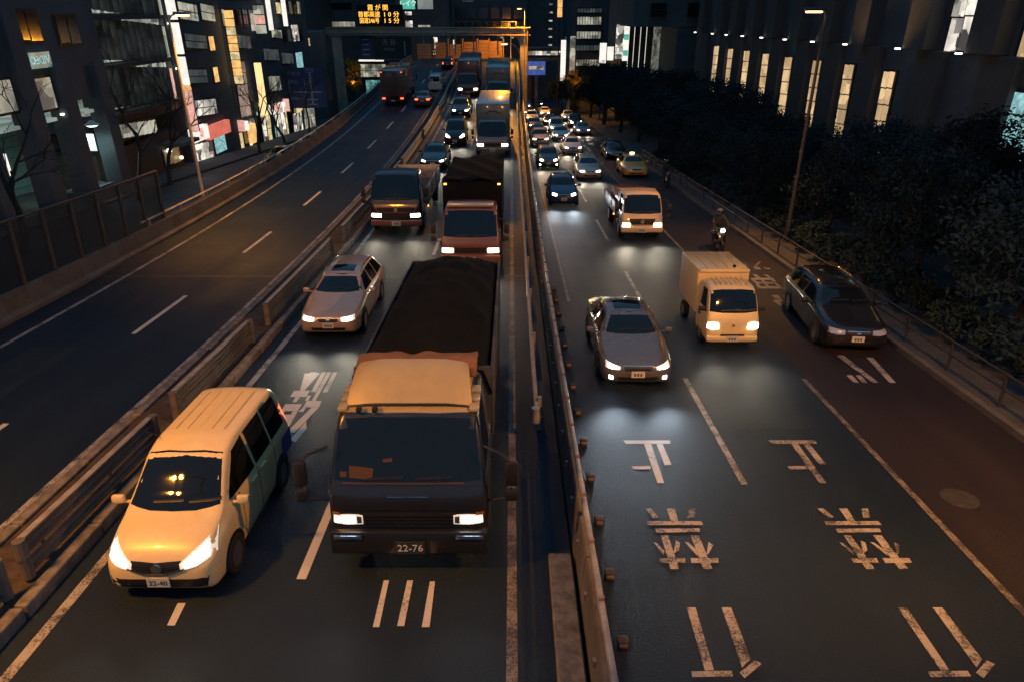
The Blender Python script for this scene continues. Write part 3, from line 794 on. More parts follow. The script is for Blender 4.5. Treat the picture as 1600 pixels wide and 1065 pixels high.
CARS['suv'] = dict(CARS['hatch'],
    st=[(0, .40, .60, .76, .66, .54, .03), (.05, .30, .68, .86, .80, .64, .04), (.2, .25, .78, .96, .88, .74, .05), (.9, .25, .92, 1.08, .92, .80, .06), (1.2, .25, .98, 1.16, .925, .79, .05),
        (1.75, .25, 1.03, 1.62, .925, .66, .07), (2.2, .25, 1.05, 1.72, .925, .65, .07), (3.9, .25, 1.05, 1.70, .925, .64, .07), (4.3, .26, 1.04, 1.55, .90, .62, .07), (4.5, .34, .98, 1.15, .84, .62, .05), (4.6, .5, .7, .9, .66, .5, .03)],
    ws=([(-.58, 1.58), (-.3, 1.61), (.3, 1.61), (.58, 1.58)], [(-.74, 1.2), (-.35, 1.18), (.35, 1.18), (.74, 1.2)]),
    rw=([(-.52, 1.58), (.52, 1.58)], [(-.64, 1.2), (.64, 1.2)]),
    sw=[([(1.75, 1.5), (2.35, 1.6)], [(1.4, 1.12), (2.35, 1.13)]), ([(2.43, 1.6), (3.3, 1.59)], [(2.43, 1.13), (3.3, 1.14)]), ([(3.38, 1.59), (4.0, 1.54)], [(3.38, 1.14), (4.15, 1.16)])],
    hl=([(.42, .86), (.6, .88), (.78, .9)], [(.42, .74), (.6, .73), (.8, .77)]), gr=([(-.38, .85), (.38, .85)], [(-.34, .68), (.34, .68)]), chrome=[([(-.38, .86), (.38, .86)], [(-.38, .845), (.38, .845)])],
    tl=([(.66, 1.1), (.78, 1.08)], [(.66, .8), (.8, .8)]), seams=[(1.3, 1.06, 1.35, .4), (2.4, 1.08, 2.4, .4)], handles=[(2.1, .96), (3.0, .97)], roof=(1.95, 2.6), my=1.45, mz=1.1, axles=(.9, 3.65), wr=.36, pl=(-.02, .56), rails_end=4.0, railx=.6)

# -------- trucks
def cab_body(t, L, W, H, pm, zb=.42, belt=1.3, rake=.42, nose=.0, rnd=2):
    w = W / 2
    st = [(0, zb + .06, belt - .35, belt - .22, w * .88, w * .80, .03), (.03, zb, belt - .22, belt - .10, w * .95, w * .88, .03), (.09, zb, belt - .02, belt + .05, w * .985, w * .93, .04),
          (.09 + rake * .5, zb, belt + .05, belt + (H - belt) * .55, w, w * .91, .05), (.09 + rake, zb, belt + .08, H - .08, w, w * .875, .06), (.09 + rake + .35, zb, belt + .1, H, w, w * .87, .07),
          (L - .1, zb, belt + .1, H, w, w * .87, .07), (L, zb + .05, belt + .1, H - .05, w * .97, w * .85, .07)]
    b, bv = loft_body(st, rnd)
    b.build('cab', pm, t, angle=38)
    ztop = H - .13; zbot = belt + .10
    panel(bv, [(-w * .84, ztop - .03), (-w * .4, ztop), (w * .4, ztop), (w * .84, ztop - .03)], [(-w * .90, zbot + .02), (-w * .4, zbot - .02), (w * .4, zbot - .02), (w * .90, zbot + .02)], 'F', 'windscreen', M_GLASS, t, n=12, mm=6)
    y0 = .09 + rake
    side_pair(bv, [(y0 + .12, ztop - .05), (min(L - .35, y0 + .85), ztop - .05)], [(y0 * .55 + .12, zbot + .02), (min(L - .35, y0 + .85), zbot + .02)], 'side_window', M_GLASS, t, n=6, mm=5)
    ye = min(L - .28, y0 + .95)
    side_pair(bv, [(ye, ztop), (ye + .02, ztop)], [(ye, .7), (ye + .02, .7)], 'door_seam', M_BLACK, t, off=.002, n=2, mm=8, skirt=.01)
    side_pair(bv, [(ye - .22, belt - .12), (ye - .05, belt - .12)], [(ye - .22, belt - .17), (ye - .05, belt - .17)], 'door_handle', M_BLACK, t, off=.03, n=3, mm=2)
    for k in (-.5, .1):
        panel(bv, [(k * w, zbot + .06), (k * w + .55, zbot + .09)], [(k * w, zbot + .035), (k * w + .55, zbot + .06)], 'F', 'wiper', M_BLACK, t, off=.035, n=5, mm=1, skirt=.015)
    return bv

def truck_mirrors(t, w, y, z, arm=.34, h=.42):
    for s in (-1, 1):
        b = MB(); b.tube([(s * (w - .06), y, z + .42), (s * (w + arm * .6), y - .12, z + .36), (s * (w + arm), y - .14, z + .2)], .022, 6)
        b.build('mirror_arm', M_BLACK, t)
        b = MB(); b.tube([(s * (w - .04), y, z - .52), (s * (w + arm * .8), y - .12, z - .38), (s * (w + arm), y - .14, z - .2)], .016, 6)
        b.build('mirror_arm', M_BLACK, t)
        b = MB(); b.box((s * (w + arm), y - .15, z + .05), (.20, .09, h), .035); b.build('wing_mirror', M_BLACK, t)
        b = MB(); b.box((s * (w + arm), y - .15, z - .31), (.19, .10, .2), .04); b.build('kerb_mirror', M_BLACK, t)

def wheels_truck(t, w, ys, r=.48, dual=()):
    for i, y in enumerate(ys):
        for s in (-1, 1): wheel(t, s * (w - .16), y, r, .28)

def chassis(t, y0, y1, z=.62, w=.42):
    b = MB()
    for s in (-1, 1): b.span((s * w - .06, y0, z - .12), (s * w + .06, y1, z + .1))
    y = y0 + .6
    while y < y1: b.span((-w, y, z - .06), (w, y + .1, z + .06)); y += 1.4
    b.build('chassis_frame', M_STEEL_D, t)

# -------- near lorry with covered load
P_WHITE = paint('white', (.74, .73, .70)); P_WHITE_SODIUM = paint('white_sodium_tint', (.76, .60, .31)); P_SILVER = paint('silver', (.50, .49, .47), .3, .5); P_BLACK = paint('black', (.012, .012, .014), .2)  # white of minivan and delivery truck has orange lamplight tinted into it
P_GREY = paint('grey', (.16, .16, .165), .3, .4); P_BLUE = paint('deep_blue', (.015, .03, .09), .22); P_TAN = paint('champagne', (.48, .42, .34), .3, .3)
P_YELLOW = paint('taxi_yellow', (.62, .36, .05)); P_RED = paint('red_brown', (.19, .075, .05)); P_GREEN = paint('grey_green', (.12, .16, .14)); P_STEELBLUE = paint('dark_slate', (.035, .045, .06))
P_CREAM = paint('cream', (.72, .56, .32)); P_LORRY = paint('lorry_silver_sodium_tint', (.48, .37, .17), .38, .25); P_LORRYD = paint('lorry_dark', (.012, .013, .016), .35)  # lorry roof is silver; sodium lamplight is warmed into its colour
M_TARP = mat('tarpaulin', (.006, .007, .008), .9, spec=.12, var=.4, vscale=2.5, bump=.8, bscale=3)
M_TARP_B = mat('brown_tarpaulin', (.17, .085, .05), .8, var=.3, vscale=2.5, bump=.7, bscale=5)
M_BED = mat('bed_side', (.05, .05, .055), .6, .2, var=.4, vscale=2)

t = put('lorry', 'large lorry with silver cab roof and dark covered load, nearest the camera', 'truck', -1.56, 8.6, True, False, 10)
W = 2.42; w = W / 2
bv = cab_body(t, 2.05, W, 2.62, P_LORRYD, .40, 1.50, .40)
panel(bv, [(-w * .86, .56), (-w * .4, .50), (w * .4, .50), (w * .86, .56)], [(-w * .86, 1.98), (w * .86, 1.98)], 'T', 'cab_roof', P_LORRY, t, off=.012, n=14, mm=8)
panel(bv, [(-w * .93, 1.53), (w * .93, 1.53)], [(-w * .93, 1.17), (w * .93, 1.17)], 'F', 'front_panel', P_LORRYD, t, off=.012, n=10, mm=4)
panel(bv, [(-w * .60, 1.12), (w * .60, 1.12)], [(-w * .60, .86), (w * .60, .86)], 'F', 'grille', M_BLACK, t, off=.012, n=8, mm=3)
for k in range(4): panel(bv, [(-w * .56, 1.095 - .06 * k), (w * .56, 1.095 - .06 * k)], [(-w * .56, 1.07 - .06 * k), (w * .56, 1.07 - .06 * k)], 'F', 'grille_slat', P_LORRYD, t, off=.03, n=6, mm=1, skirt=.012)
panel(bv, [(-.30, 1.40), (.30, 1.40)], [(-.30, 1.385), (.30, 1.385)], 'F', 'badge_strip', M_CHROME, t, off=.024, n=6, mm=1, skirt=.01)
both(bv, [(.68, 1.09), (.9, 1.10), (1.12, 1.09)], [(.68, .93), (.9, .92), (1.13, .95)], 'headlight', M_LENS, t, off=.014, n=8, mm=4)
both(bv, [(.80, 1.075), (.98, 1.08)], [(.80, .95), (.98, .945)], 'headlight_lamp', emat('headlight_lorry', (1.0, .95, .85), 9.0), t, off=.022, n=6, mm=4)
both(bv, [(1.01, 1.06), (1.10, 1.06)], [(1.01, .965), (1.11, .97)], 'headlight_lamp', emat('headlight_lorry', (1.0, .95, .85), 9.0), t, off=.022, n=4, mm=4)
both(bv, [(.70, 1.06), (.77, 1.07)], [(.70, .95), (.77, .945)], 'reflector_bowl', mat('bowl', (.25, .25, .26), .2, .8), t, off=.022, n=4, mm=4)
both(bv, [(1.02, 1.13), (1.14, 1.13)], [(1.02, 1.095), (1.14, 1.095)], 'indicator_lamp', M_AMBER if False else mat('amber_off', (.3, .1, .02), .2, coat=.5), t, off=.016, n=3, mm=2)
b = MB(); b.box((0, .05, .62), (W * 1.0, .26, .42), .06); b.build('bumper', P_LORRYD, t)
for s in (-1, 1):
    b = MB(); b.box((s * .92, -.09, .74), (.42, .03, .07), .012); b.build('fog_light', mat('blue_chrome', (.30, .42, .62), .15, .9), t)
cube('licence_plate', (0.02, -.10, .56), (.44, .02, .22), mat('plate_green', (.02, .035, .03), .5), t, .004)
text_part('plate_number', '22-76', .17, mat('plate_digits_lit', (.62, .60, .55), .5), t, (0.02, -.118, .56), (PI / 2, 0, 0), depth=.003)
# roof deflector: sloped shell
b = MB(); rows = []
for k in range(8):
    f = k / 7; y = .62 + .74 * f; z = 2.63 + .42 * math.sin(f * PI / 2); hw = .96 - .10 * f
    rows.append([(x * hw, y + .05 * x * x, z - .10 * abs(x) ** 4) for x in [-1, -.97, -.9, -.6, -.3, 0, .3, .6, .9, .97, 1]])
vs = b.grid(rows)
low = [[b.bm.verts.new((v.co.x, v.co.y + .02, 2.55)) for v in (r[0], r[-1])] for r in vs]
for i in range(7):
    b.bm.faces.new((vs[i][0], vs[i + 1][0], low[i + 1][0], low[i][0])); b.bm.faces.new((vs[i][-1], low[i][1], low[i + 1][1], vs[i + 1][-1]))
b.build('roof_deflector', P_LORRY, t, angle=50)
b = MB(); b.tube([(x * .97, .605 + .05 * x * x, 2.63 - .08 * abs(x) ** 4) for x in [-1, -.9, -.6, -.3, 0, .3, .6, .9, 1]], .018, 6); b.build('deflector_lip', M_BLACK, t)
for s in (-1, 1):
    for k in range(3):
        b = MB(); b.box((s * .99, .66 + .27 * k, 2.555 + .02 * k), (.15, .22, .07), .02); b.build('roof_vent', P_LORRY, t)
for x in (-.72, -.48):
    b = MB(); b.box((x, .50, 2.60), (.08, .12, .08), .025); b.build('roof_bracket', M_BLACK, t)
truck_mirrors(t, w, .16, 1.75, .34, .40)
chassis(t, 1.9, 9.9)
b = MB(); b.span((-1.2, 2.25, 1.0), (1.2, 9.9, 1.14)); b.build('bed_floor', M_BED, t)
for s in (-1, 1):
    for k in range(4):
        b = MB(); b.box((s * 1.2, 2.25 + 1.9125 * (k + .5), 1.75), (.06, 1.87, 1.2), .012); b.build('bed_side_board', M_BED, t)
b = MB(); b.box((0, 2.27, 1.80), (2.36, .06, 1.45), .012); b.build('bed_front_board', M_BED, t)
b = MB(); b.box((0, 9.88, 1.75), (2.4, .06, 1.2), .012); b.build('tail_board', M_BED, t)
rt = random.Random(5)
b = MB(); rows = []
nk = 26
wob = [rt.uniform(-.06, .06) for _ in range(nk + 1)]
for k in range(nk + 1):
    f = k / nk; y = 2.2 + 7.75 * f
    hump = .66 * (max(0, math.sin(PI * min(1, .16 + f * .82))) ** .55) + .05 * math.sin(k * 1.7) * .5
    row = []
    for i in range(17):
        u = -1 + 2 * i / 16
        z = 2.30 + hump * (1 - abs(u) ** 2.0) + .03 * math.sin(9 * u + k * .9) + .025 * math.sin(23 * u + 1.3 * k) + wob[k] * .5 * (1 - u * u)
        x = u * 1.22
        if abs(u) > .93: z -= .26
        row.append((x, y, z))
    rows.append(row)
b.grid(rows); tarp = b.build('tarpaulin', M_TARP, t, angle=80)
so = tarp.modifiers.new('s', 'SOLIDIFY'); so.thickness = .02
b = MB(); rows = []
for k in range(5):
    row = []
    for i in range(25):
        u = -1 + 2 * i / 24
        lump = .12 * abs(math.sin(u * 4.2 + .6)) + .05 * math.sin(u * 13)
        row.append((u * .98, 1.45 + .22 * k, 2.64 + (.22 + .45 * lump) * math.sin(PI * (k + .5) / 5)))
    rows.append(row)
b.grid(rows); rl = b.build('tarpaulin_roll', M_TARP_B, t, angle=80)
so = rl.modifiers.new('s', 'SOLIDIFY'); so.thickness = .05
wheels_truck(t, w, (1.15, 7.2, 8.4), .46)
for s in (-1, 1): cube('side_guard', (s * 1.15, 4.2, .75), (.05, 3.4, .30), M_STEEL_D, t, .01)
lamps(t, .9, -.05, 1.0, 22, (1, .94, .82), down=14)
M_PAPER = mat('paper', (.075, .038, .028), .8)
panel(bv, [(-.86, 1.83), (-.50, 1.79)], [(-.86, 1.66), (-.52, 1.63)], 'F', 'dashboard_paper', M_PAPER, t, off=.02, n=4, mm=3, skirt=.005)
panel(bv, [(-1.00, 1.74), (-.90, 1.74)], [(-1.00, 1.67), (-.90, 1.67)], 'F', 'dashboard_paper', M_PAPER, t, off=.02, n=2, mm=2, skirt=.005)
panel(bv, [(-.36, 1.92), (-.22, 1.94)], [(-.36, 1.88), (-.22, 1.89)], 'F', 'windscreen_sticker', M_PAPER, t, off=.02, n=2, mm=2, skirt=.005)
panel(bv, [(-w * .8, 1.585), (w * .7, 1.585)], [(-w * .8, 1.57), (w * .7, 1.57)], 'F', 'wiper_rail', M_PAPER, t, off=.02, n=8, mm=1, skirt=.005)

# -------- box lorries, flatbeds
def box_truck(label, x, Y, elevated, W, cabH, boxH, boxL, pc, pb, pf=None, lit=True, away=False, name='box_truck', beam=120, markers=True, cabL=1.9, zc=.85, ribs=True, roofm=None, group=None, logo=False):
    L = cabL + .15 + boxL
    t = put(name, label, 'truck', x, Y, elevated, away, L, group)
    w = W / 2
    bv = cab_body(t, cabL, W * .96, cabH, pc, .42, cabH * .52, .36)
    both(bv, [(w * .55, zc + .09), (w * .90, zc + .10)], [(w * .55, zc - .07), (w * .91, zc - .06)], 'headlight', M_HEAD if lit and not away else M_HEAD_OFF, t, off=.014, n=5, mm=3)
    panel(bv, [(-w * .5, zc + .12), (w * .5, zc + .12)], [(-w * .5, zc - .10), (w * .5, zc - .10)], 'F', 'grille', M_BLACK, t, off=.012, n=6, mm=3)
    b = MB(); b.box((0, .05, .55), (W * .97, .22, .26), .05); b.build('bumper', pf or pc, t)
    plate(t, -.075, .52, None, .40, .2)
    truck_mirrors(t, w * .95, .12, cabH * .68, .25, .36)
    chassis(t, cabL - .1, L - .05)
    y0 = cabL + .12
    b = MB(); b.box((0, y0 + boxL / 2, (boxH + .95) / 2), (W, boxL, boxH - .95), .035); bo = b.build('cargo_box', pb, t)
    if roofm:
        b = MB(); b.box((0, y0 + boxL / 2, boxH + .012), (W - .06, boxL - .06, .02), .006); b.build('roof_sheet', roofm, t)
    if ribs:
        n = int(boxL / .9)
        for k in range(n + 1):
            for s in (-1, 1): cube('box_rib', (s * (w + .006), y0 + .1 + k * (boxL - .2) / n, (boxH + .95) / 2), (.03, .06, boxH - 1.05), M_STEEL, t)
    if logo:
        b = MB(); pts = []
        for k in range(13): a = PI * (.15 + .7 * k / 12); pts.append((.62 * math.cos(a), y0 - .012, boxH - .85 + .34 * math.sin(a)))
        b.tube(pts, .045, 6); b.build('box_emblem', mat('emblem_grey', (.05, .07, .065), .5), t)
    b = MB(); b.box((-w * .5, y0 + boxL + .015, (boxH + .95) / 2), (w * .94, .03, boxH - 1.1), .008); b.build('rear_door', pb, t)
    b = MB(); b.box((w * .5, y0 + boxL + .015, (boxH + .95) / 2), (w * .94, .03, boxH - 1.1), .008); b.build('rear_door', pb, t)
    for s in (-1, 1):
        cube('tail_light', (s * (w - .25), L + .05, .80), (.34, .05, .14), M_TAIL if away and lit else M_TAIL_OFF, t, .01)
        if markers:
            cube('marker_lamp', (s * (w - .12), y0 - .02, boxH - .08), (.11, .05, .06), M_AMBER, t, .008)
    b = MB(); b.span((-w, L - .05, .48), (w, L + .03, .62)); b.build('rear_bumper', M_STEEL_D, t)
    cube('licence_plate', (0, L + .045, .56), (.4, .02, .2), M_PLATE, t, .004)
    wheels_truck(t, w, (1.0, L - 1.9), .42)
    if lit and not away and beam: lamps(t, w * .72, 0, zc, beam, WARM)
    return t

# orange-fronted lorry with covered high body in the right lane
t = box_truck('red-fronted lorry with high dark covered body behind the nearest lorry', -1.56, 25.2, True, 2.34, 2.42, 3.05, 6.2, P_RED, M_TARP, lit=True, beam=60, name='covered_lorry', ribs=False)
b = MB(); b.box((0, .70, 2.47), (1.75, .5, .14), .05); b.build('roof_spoiler', P_TAN, t)
b = MB(); rows = []
for k in range(12):
    rows.append([(-1.19 + 2.38 * i / 12, 2.0 + 6.2 * k / 11, 3.06 + .07 * math.sin(k * 1.3 + i) + .10 * math.sin(PI * i / 12)) for i in range(13)])
b.grid(rows); o = b.build('tarpaulin', M_TARP, t, angle=80); so = o.modifiers.new('s', 'SOLIDIFY'); so.thickness = .03
# white lorry with orange-lit roof
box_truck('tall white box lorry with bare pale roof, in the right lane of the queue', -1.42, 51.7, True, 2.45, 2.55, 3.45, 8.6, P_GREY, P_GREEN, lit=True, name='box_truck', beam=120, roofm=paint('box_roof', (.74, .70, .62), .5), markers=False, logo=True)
box_truck('grey-green high-roofed lorry right behind the white box lorry', -1.45, 75.0, True, 2.45, 2.6, 3.75, 8.5, P_GREEN, P_GREEN, lit=True, markers=False, beam=150, name='high_roof_lorry', logo=True)
box_truck('dull red box lorry far up the ramp beside the guard rail', -4.95, 82.0, True, 2.4, 2.5, 3.6, 7.5, P_RED, P_RED, lit=True, markers=False, beam=150, name='red_lorry')
t = box_truck('red-roofed box lorry driving away on the left carriageway', -12.5, 76.3, True, 2.4, 2.5, 3.45, 7.2, P_GREY, paint('brown_box', (.10, .06, .05), .5), lit=True, away=True, name='departing_lorry', roofm=P_RED, markers=False)
for s in (-1, 1): cube('marker_lamp', (s * 1.05, 9.30, 3.38), (.16, .04, .06), M_TAIL, t, .006)

def flatbed(label, x, Y, elevated, W, cabH, bedL, pc, stakes, frame=None, beam=120, name='flatbed_truck', cabL=1.75, zc=.80, load=None, sideh=.42):
    L = cabL + .1 + bedL
    t = put(name, label, 'truck', x, Y, elevated, False, L)
    w = W / 2
    bv = cab_body(t, cabL, W * .97, cabH, pc, .40, cabH * .53, .38)
    both(bv, [(w * .55, zc + .08), (w * .90, zc + .10)], [(w * .55, zc - .07), (w * .92, zc - .05)], 'headlight', M_HEAD, t, off=.014, n=5, mm=3)
    panel(bv, [(-w * .62, cabH * .47), (w * .62, cabH * .47)], [(-w * .5, zc + .02), (w * .5, zc + .02)], 'F', 'grille', M_BLACK, t, off=.012, n=6, mm=3)
    b = MB(); b.lathe([(.0, -.02), (.09, -.02), (.10, 0), (.085, .02), (0, .02)], (0, -.02, cabH * .41), 'Y', 14); b.build('badge', M_CHROME, t)
    if frame:
        for (a, c) in (((-w * .8, cabH * .505, w * .8, cabH * .475)), ((-w * .74, zc + .18, w * .74, zc + .15))) if False else (((-w * .8, cabH * .50), (w * .8, cabH * .45)), ((-w * .72, zc + .17), (w * .72, zc + .12))):
            panel(bv, [(a[0], a[1]), (c[0], a[1])], [(a[0], c[1]), (c[0], c[1])], 'F', 'front_trim', frame, t, off=.02, n=8, mm=2)
        for s in (-1, 1):
            panel(bv, [(s * w * .80, cabH * .45), (s * w * .74, cabH * .45)], [(s * w * .72, zc + .17), (s * w * .66, zc + .17)], 'F', 'front_trim', frame, t, off=.02, n=2, mm=4)
    b = MB(); b.box((0, .05, .52), (W * .97, .22, .26), .05); b.build('bumper', frame or pc, t)
    plate(t, -.075, .50, None, .40, .2)
    truck_mirrors(t, w * .95, .12, cabH * .68, .25, .36)
    chassis(t, cabL - .1, L)
    y0 = cabL + .1
    b = MB(); b.span((-w, y0, .86), (w, L, .98)); b.build('bed_floor', M_BED, t)
    for s in (-1, 1):
        n = 3
        for k in range(n):
            b = MB(); b.box((s * (w - .02), y0 + bedL * (k + .5) / n, .98 + sideh / 2), (.04, bedL / n - .03, sideh), .008); b.build('bed_side_board', stakes, t)
        for k in range(n + 1): cube('stake', (s * (w + .005), y0 + .05 + (bedL - .1) * k / n, .98 + sideh / 2), (.05, .06, sideh + .06), M_STEEL, t)
    b = MB(); b.box((0, L - .02, .98 + sideh / 2), (W, .04, sideh), .008); b.build('tail_board', stakes, t)
    for x2 in (-w * .85, 0, w * .85): cube('headboard_post', (x2, y0 + .05, 1.5), (.06, .06, 1.1), M_STEEL, t)
    for h in (1.4, 1.75, 2.05): cube('headboard_rail', (0, y0 + .05, h), (W * .9, .05, .05), M_STEEL, t)
    if load: load(t, y0, w)
    wheels_truck(t, w, (.95, L - 1.5), .42)
    cube('marker_lamp', (w + .01, y0 + .4, .80), (.04, .1, .07), M_AMBER, t, .006)
    cube('marker_lamp', (-w - .01, y0 + .4, .80), (.04, .1, .07), M_AMBER, t, .006)
    if beam: lamps(t, w * .72, 0, zc, beam, WARM)
    return t

flatbed('dark-cabbed truck with thin red front trim beside the median rail', -5.28, 31.1, True, 2.42, 2.72, 6.6, P_LORRYD, M_STEEL, frame=P_RED, beam=130, name='stake_truck', sideh=.75, zc=.85)
def steel_load(t, y0, w):
    b = MB(); b.box((0, y0 + 1.6, 1.4), (1.6, 2.6, .8), .04); b.build('load_crate', paint('load_red', (.20, .07, .05), .7), t)
flatbed('cream small flatbed truck with low sides on the street', 5.9, 30.8, False, 1.95, 2.15, 4.0, P_CREAM, M_STEEL, beam=150, load=steel_load, zc=.72)

# -------- small white box van truck on the street
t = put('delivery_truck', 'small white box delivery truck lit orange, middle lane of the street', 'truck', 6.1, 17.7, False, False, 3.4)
bv = cab_body(t, 1.25, 1.46, 1.78, P_WHITE_SODIUM, .24, .98, .34)
both(bv, [(.42, .80), (.56, .82), (.70, .80)], [(.40, .64), (.56, .63), (.71, .66)], 'headlight', M_HEAD, t, off=.016, n=6, mm=4)
panel(bv, [(-.33, .48), (.33, .48)], [(-.33, .43), (.33, .43)], 'F', 'air_intake', M_BLACK, t, off=.014, n=6, mm=2)
panel(bv, [(-.30, .38), (.30, .38)], [(-.30, .33), (.30, .33)], 'F', 'air_intake', M_BLACK, t, off=.014, n=6, mm=2)
b = MB(); b.box((0, .02, .35), (1.42, .10, .16), .04); b.build('bumper', P_WHITE_SODIUM, t)
b = MB(); b.lathe([(0, -.02), (.06, -.02), (.06, .02), (0, .02)], (0, -.0, .74), 'Y', 3); b.build('badge', M_CHROME, t)
for k in range(7):
    cube('roof_rib', (-.42 + .14 * k, .82, 1.785), (.035, .75, .02), P_WHITE_SODIUM, t, .008)
b = MB(); b.box((0, 2.36, 1.31), (1.48, 2.05, 1.30), .03); b.build('cargo_box', P_WHITE_SODIUM, t)
for k in range(4): cube('roof_seam', (-.45 + .3 * k, 2.36, 1.964), (.012, 1.98, .012), M_STEEL, t)
b = MB(); b.box((0, 1.30, 1.93), (1.44, .10, .10), .03); b.build('box_visor', P_WHITE_SODIUM, t)
b = MB(); b.lathe([(0, 0), (.05, 0), (.05, .06), (.02, .08), (0, .08)], (.35, 1.55, 1.96), n=10); b.build('roof_knob', M_BLACK, t)
chassis(t, 1.1, 3.4, .45, .32); mirrors(None, t, .30, 1.08, .70, M_BLACK)
plate(t, -.045, .36, None)
for y in (.75, 2.8):
    for s in (-1, 1): wheel(t, s * .64, y, .27, .16)
lamps(t, .56, 0, .72, 90, WARM, down=8)

# -------- cars
v = saloon('minivan', 'minivan', 'white minivan lit orange beside the median, nearest the camera', 'van', -5.12, 7.95, True, P_WHITE_SODIUM, beam=22, txt='22-40')
b = MB(); b.lathe([(0, -.012), (.075, -.012), (.08, 0), (.075, .012), (0, .012)], (0, .0, .62), 'Y', 18); b.build('badge', M_CHROME, v)
b = MB(); b.tube([(-.60, 1.78, 1.80), (-.615, 1.55, 1.99)], .008, 6); b.build('aerial', M_BLACK, v)
b = MB(); b.lathe([(0, -.004), (.032, -.004), (.032, .004), (0, .004)], (.47, 1.455, 1.685), 'Y', 12); b.build('windscreen_sticker', mat('sticker_pink', (.6, .22, .16), .6), v)
cube('side_stripe_panel', (.850, 3.42, .75), (.012, .5, .40), paint('blue_panel', (.02, .035, .33), .4), v, .004)
for k in range(5): cube('roof_groove', (-.40 + .20 * k, 2.65, 1.838), (.016, 1.4, .012), P_WHITE_SODIUM, v, .003)
saloon('estate', 'estate_car', 'silver estate car with sunroof and roof rails, behind the minivan', 'car', -5.28, 18.45, True, paint('silver_sodium_tint', (.50, .35, .24), .3, .3), beam=140, extras=('sunroof', 'rails'))  # silver car; orange street lamplight put into its paint
saloon('sedan', 'dark_saloon', 'dark saloon half hidden behind the dark truck on the expressway', 'car', -5.3, 46.8, True, P_BLACK, beam=110)
saloon('minivan', 'black_van', 'black van with one lamp showing in the expressway queue', 'van', -4.5, 56.0, True, P_BLACK, beam=130, hc='warm')
saloon('suv', 'dark_car', 'dark car with bright lamps ahead of the dull red lorry', 'car', -4.95, 69.0, True, P_BLACK, beam=200)
# street
saloon('sedan', 'sedan', 'dark bronze sedan with bright white headlights nearest on the street', 'car', 3.05, 15.1, False, paint('sedan_grey', (.17, .17, .165), .24, .5), hc='xenon', beam=190, extras=('sunroof', 'fog'), yaw=R(-.6))
saloon('hatch', 'blue_hatchback', 'dark blue hatchback with bluish headlights beside the dividing wall', 'car', 2.95, 39.0, False, P_BLUE, hc='xenon', beam=130)
saloon('estate', 'champagne_estate', 'champagne car in the middle lane behind the flatbed truck', 'car', 5.5, 49.0, False, P_TAN, beam=130, extras=('rails',))
saloon('hatch', 'small_dark_car', 'small dark car with double lamps behind the blue hatchback', 'car', 2.85, 54.8, False, P_STEELBLUE, beam=130, extras=('fog',))
saloon('sedan', 'white_saloon', 'white saloon in the middle lane behind the champagne car', 'car', 5.6, 64.6, False, P_WHITE, beam=130)
saloon('suv', 'tan_off_roader', 'tan off-roader hugging the dividing wall in the far queue', 'car', 2.85, 71.0, False, P_TAN, beam=130)
saloon('sedan', 'yellow_taxi', 'yellow taxi with roof lamp stopped at the kerb', 'taxi', 8.95, 50.2, False, P_YELLOW, lit=False, extras=('taxi',), beam=0)
saloon('sedan', 'dark_parked_car', 'dark car parked at the kerb behind the yellow taxi', 'car', 9.0, 60.5, False, P_BLACK, lit=False, beam=0)
FAR = [(5.3, 76.5, 'hatch', P_SILVER), (2.9, 80.5, 'sedan', P_BLACK), (5.4, 86.0, 'minivan', P_WHITE), (2.9, 90.5, 'hatch', P_GREY), (8.4, 84.0, 'sedan', P_SILVER), (8.5, 95.0, 'minivan', P_BLACK),
       (5.3, 99.0, 'sedan', P_BLACK), (2.9, 104.0, 'suv', P_WHITE), (8.4, 107.0, 'hatch', P_SILVER), (2.9, 120.0, 'sedan', P_GREY), (5.4, 117.0, 'hatch', P_WHITE), (2.8, 140.0, 'hatch', P_GREY), (5.5, 150.0, 'sedan', P_BLACK)]
FL = ['silver hatchback fifth back in the middle street lane', 'black saloon behind the tan off-roader by the dividing wall', 'white van in the middle lane of the far street queue', 'grey hatchback by the wall in the far street queue',
      'silver saloon in the kerb lane of the far street queue', 'black van in the kerb lane far down the street', 'black saloon far down the middle street lane', 'white off-roader far down beside the dividing wall',
      'small silver hatchback farthest down the kerb lane', 'tiny grey saloon far down the street beyond the off-roader', 'tiny white hatchback far down the middle lane', 'grey hatchback at the far end of the street by the wall', 'black saloon at the far end of the middle lane']
for (x, Y, kd, pm), lb in zip(FAR, FL):
    saloon(kd, 'distant_car', lb, 'car', x, Y, False, pm, beam=110, detail=False, group='cars in the far street queue')
# the parked black estate on the right
saloon('estate', 'parked_car', 'glossy black large car parked at the right kerb with lights off', 'car', 9.45, 17.4, False, P_BLACK, lit=False, beam=0, yaw=R(-6), extras=('rails',))
# going away on the left carriageway
saloon('sedan', 'departing_saloon', 'dark red-lit saloon driving away on the left carriageway', 'car', -9.35, 75.5, True, P_RED, away=True)
saloon('minivan', 'departing_van', 'white van driving away ahead of the saloon, left carriageway', 'van', -9.0, 85.5, True, P_WHITE, away=True, tail_lit=False)
saloon('hatch', 'departing_hatchback', 'dark hatchback with red tail lights near the crest', 'car', -9.1, 104.0, True, P_BLACK, away=True)
saloon('hatch', 'side_street_car', 'pale car half hidden behind the left parapet on the side street', 'car', -19.2, 66.0, False, P_SILVER, lit=False, beam=0, detail=False)
saloon('sedan', 'side_street_saloon', 'dark car nearer behind the left parapet on the side street', 'car', -19.0, 56.0, False, P_BLACK, lit=False, beam=0, detail=False)

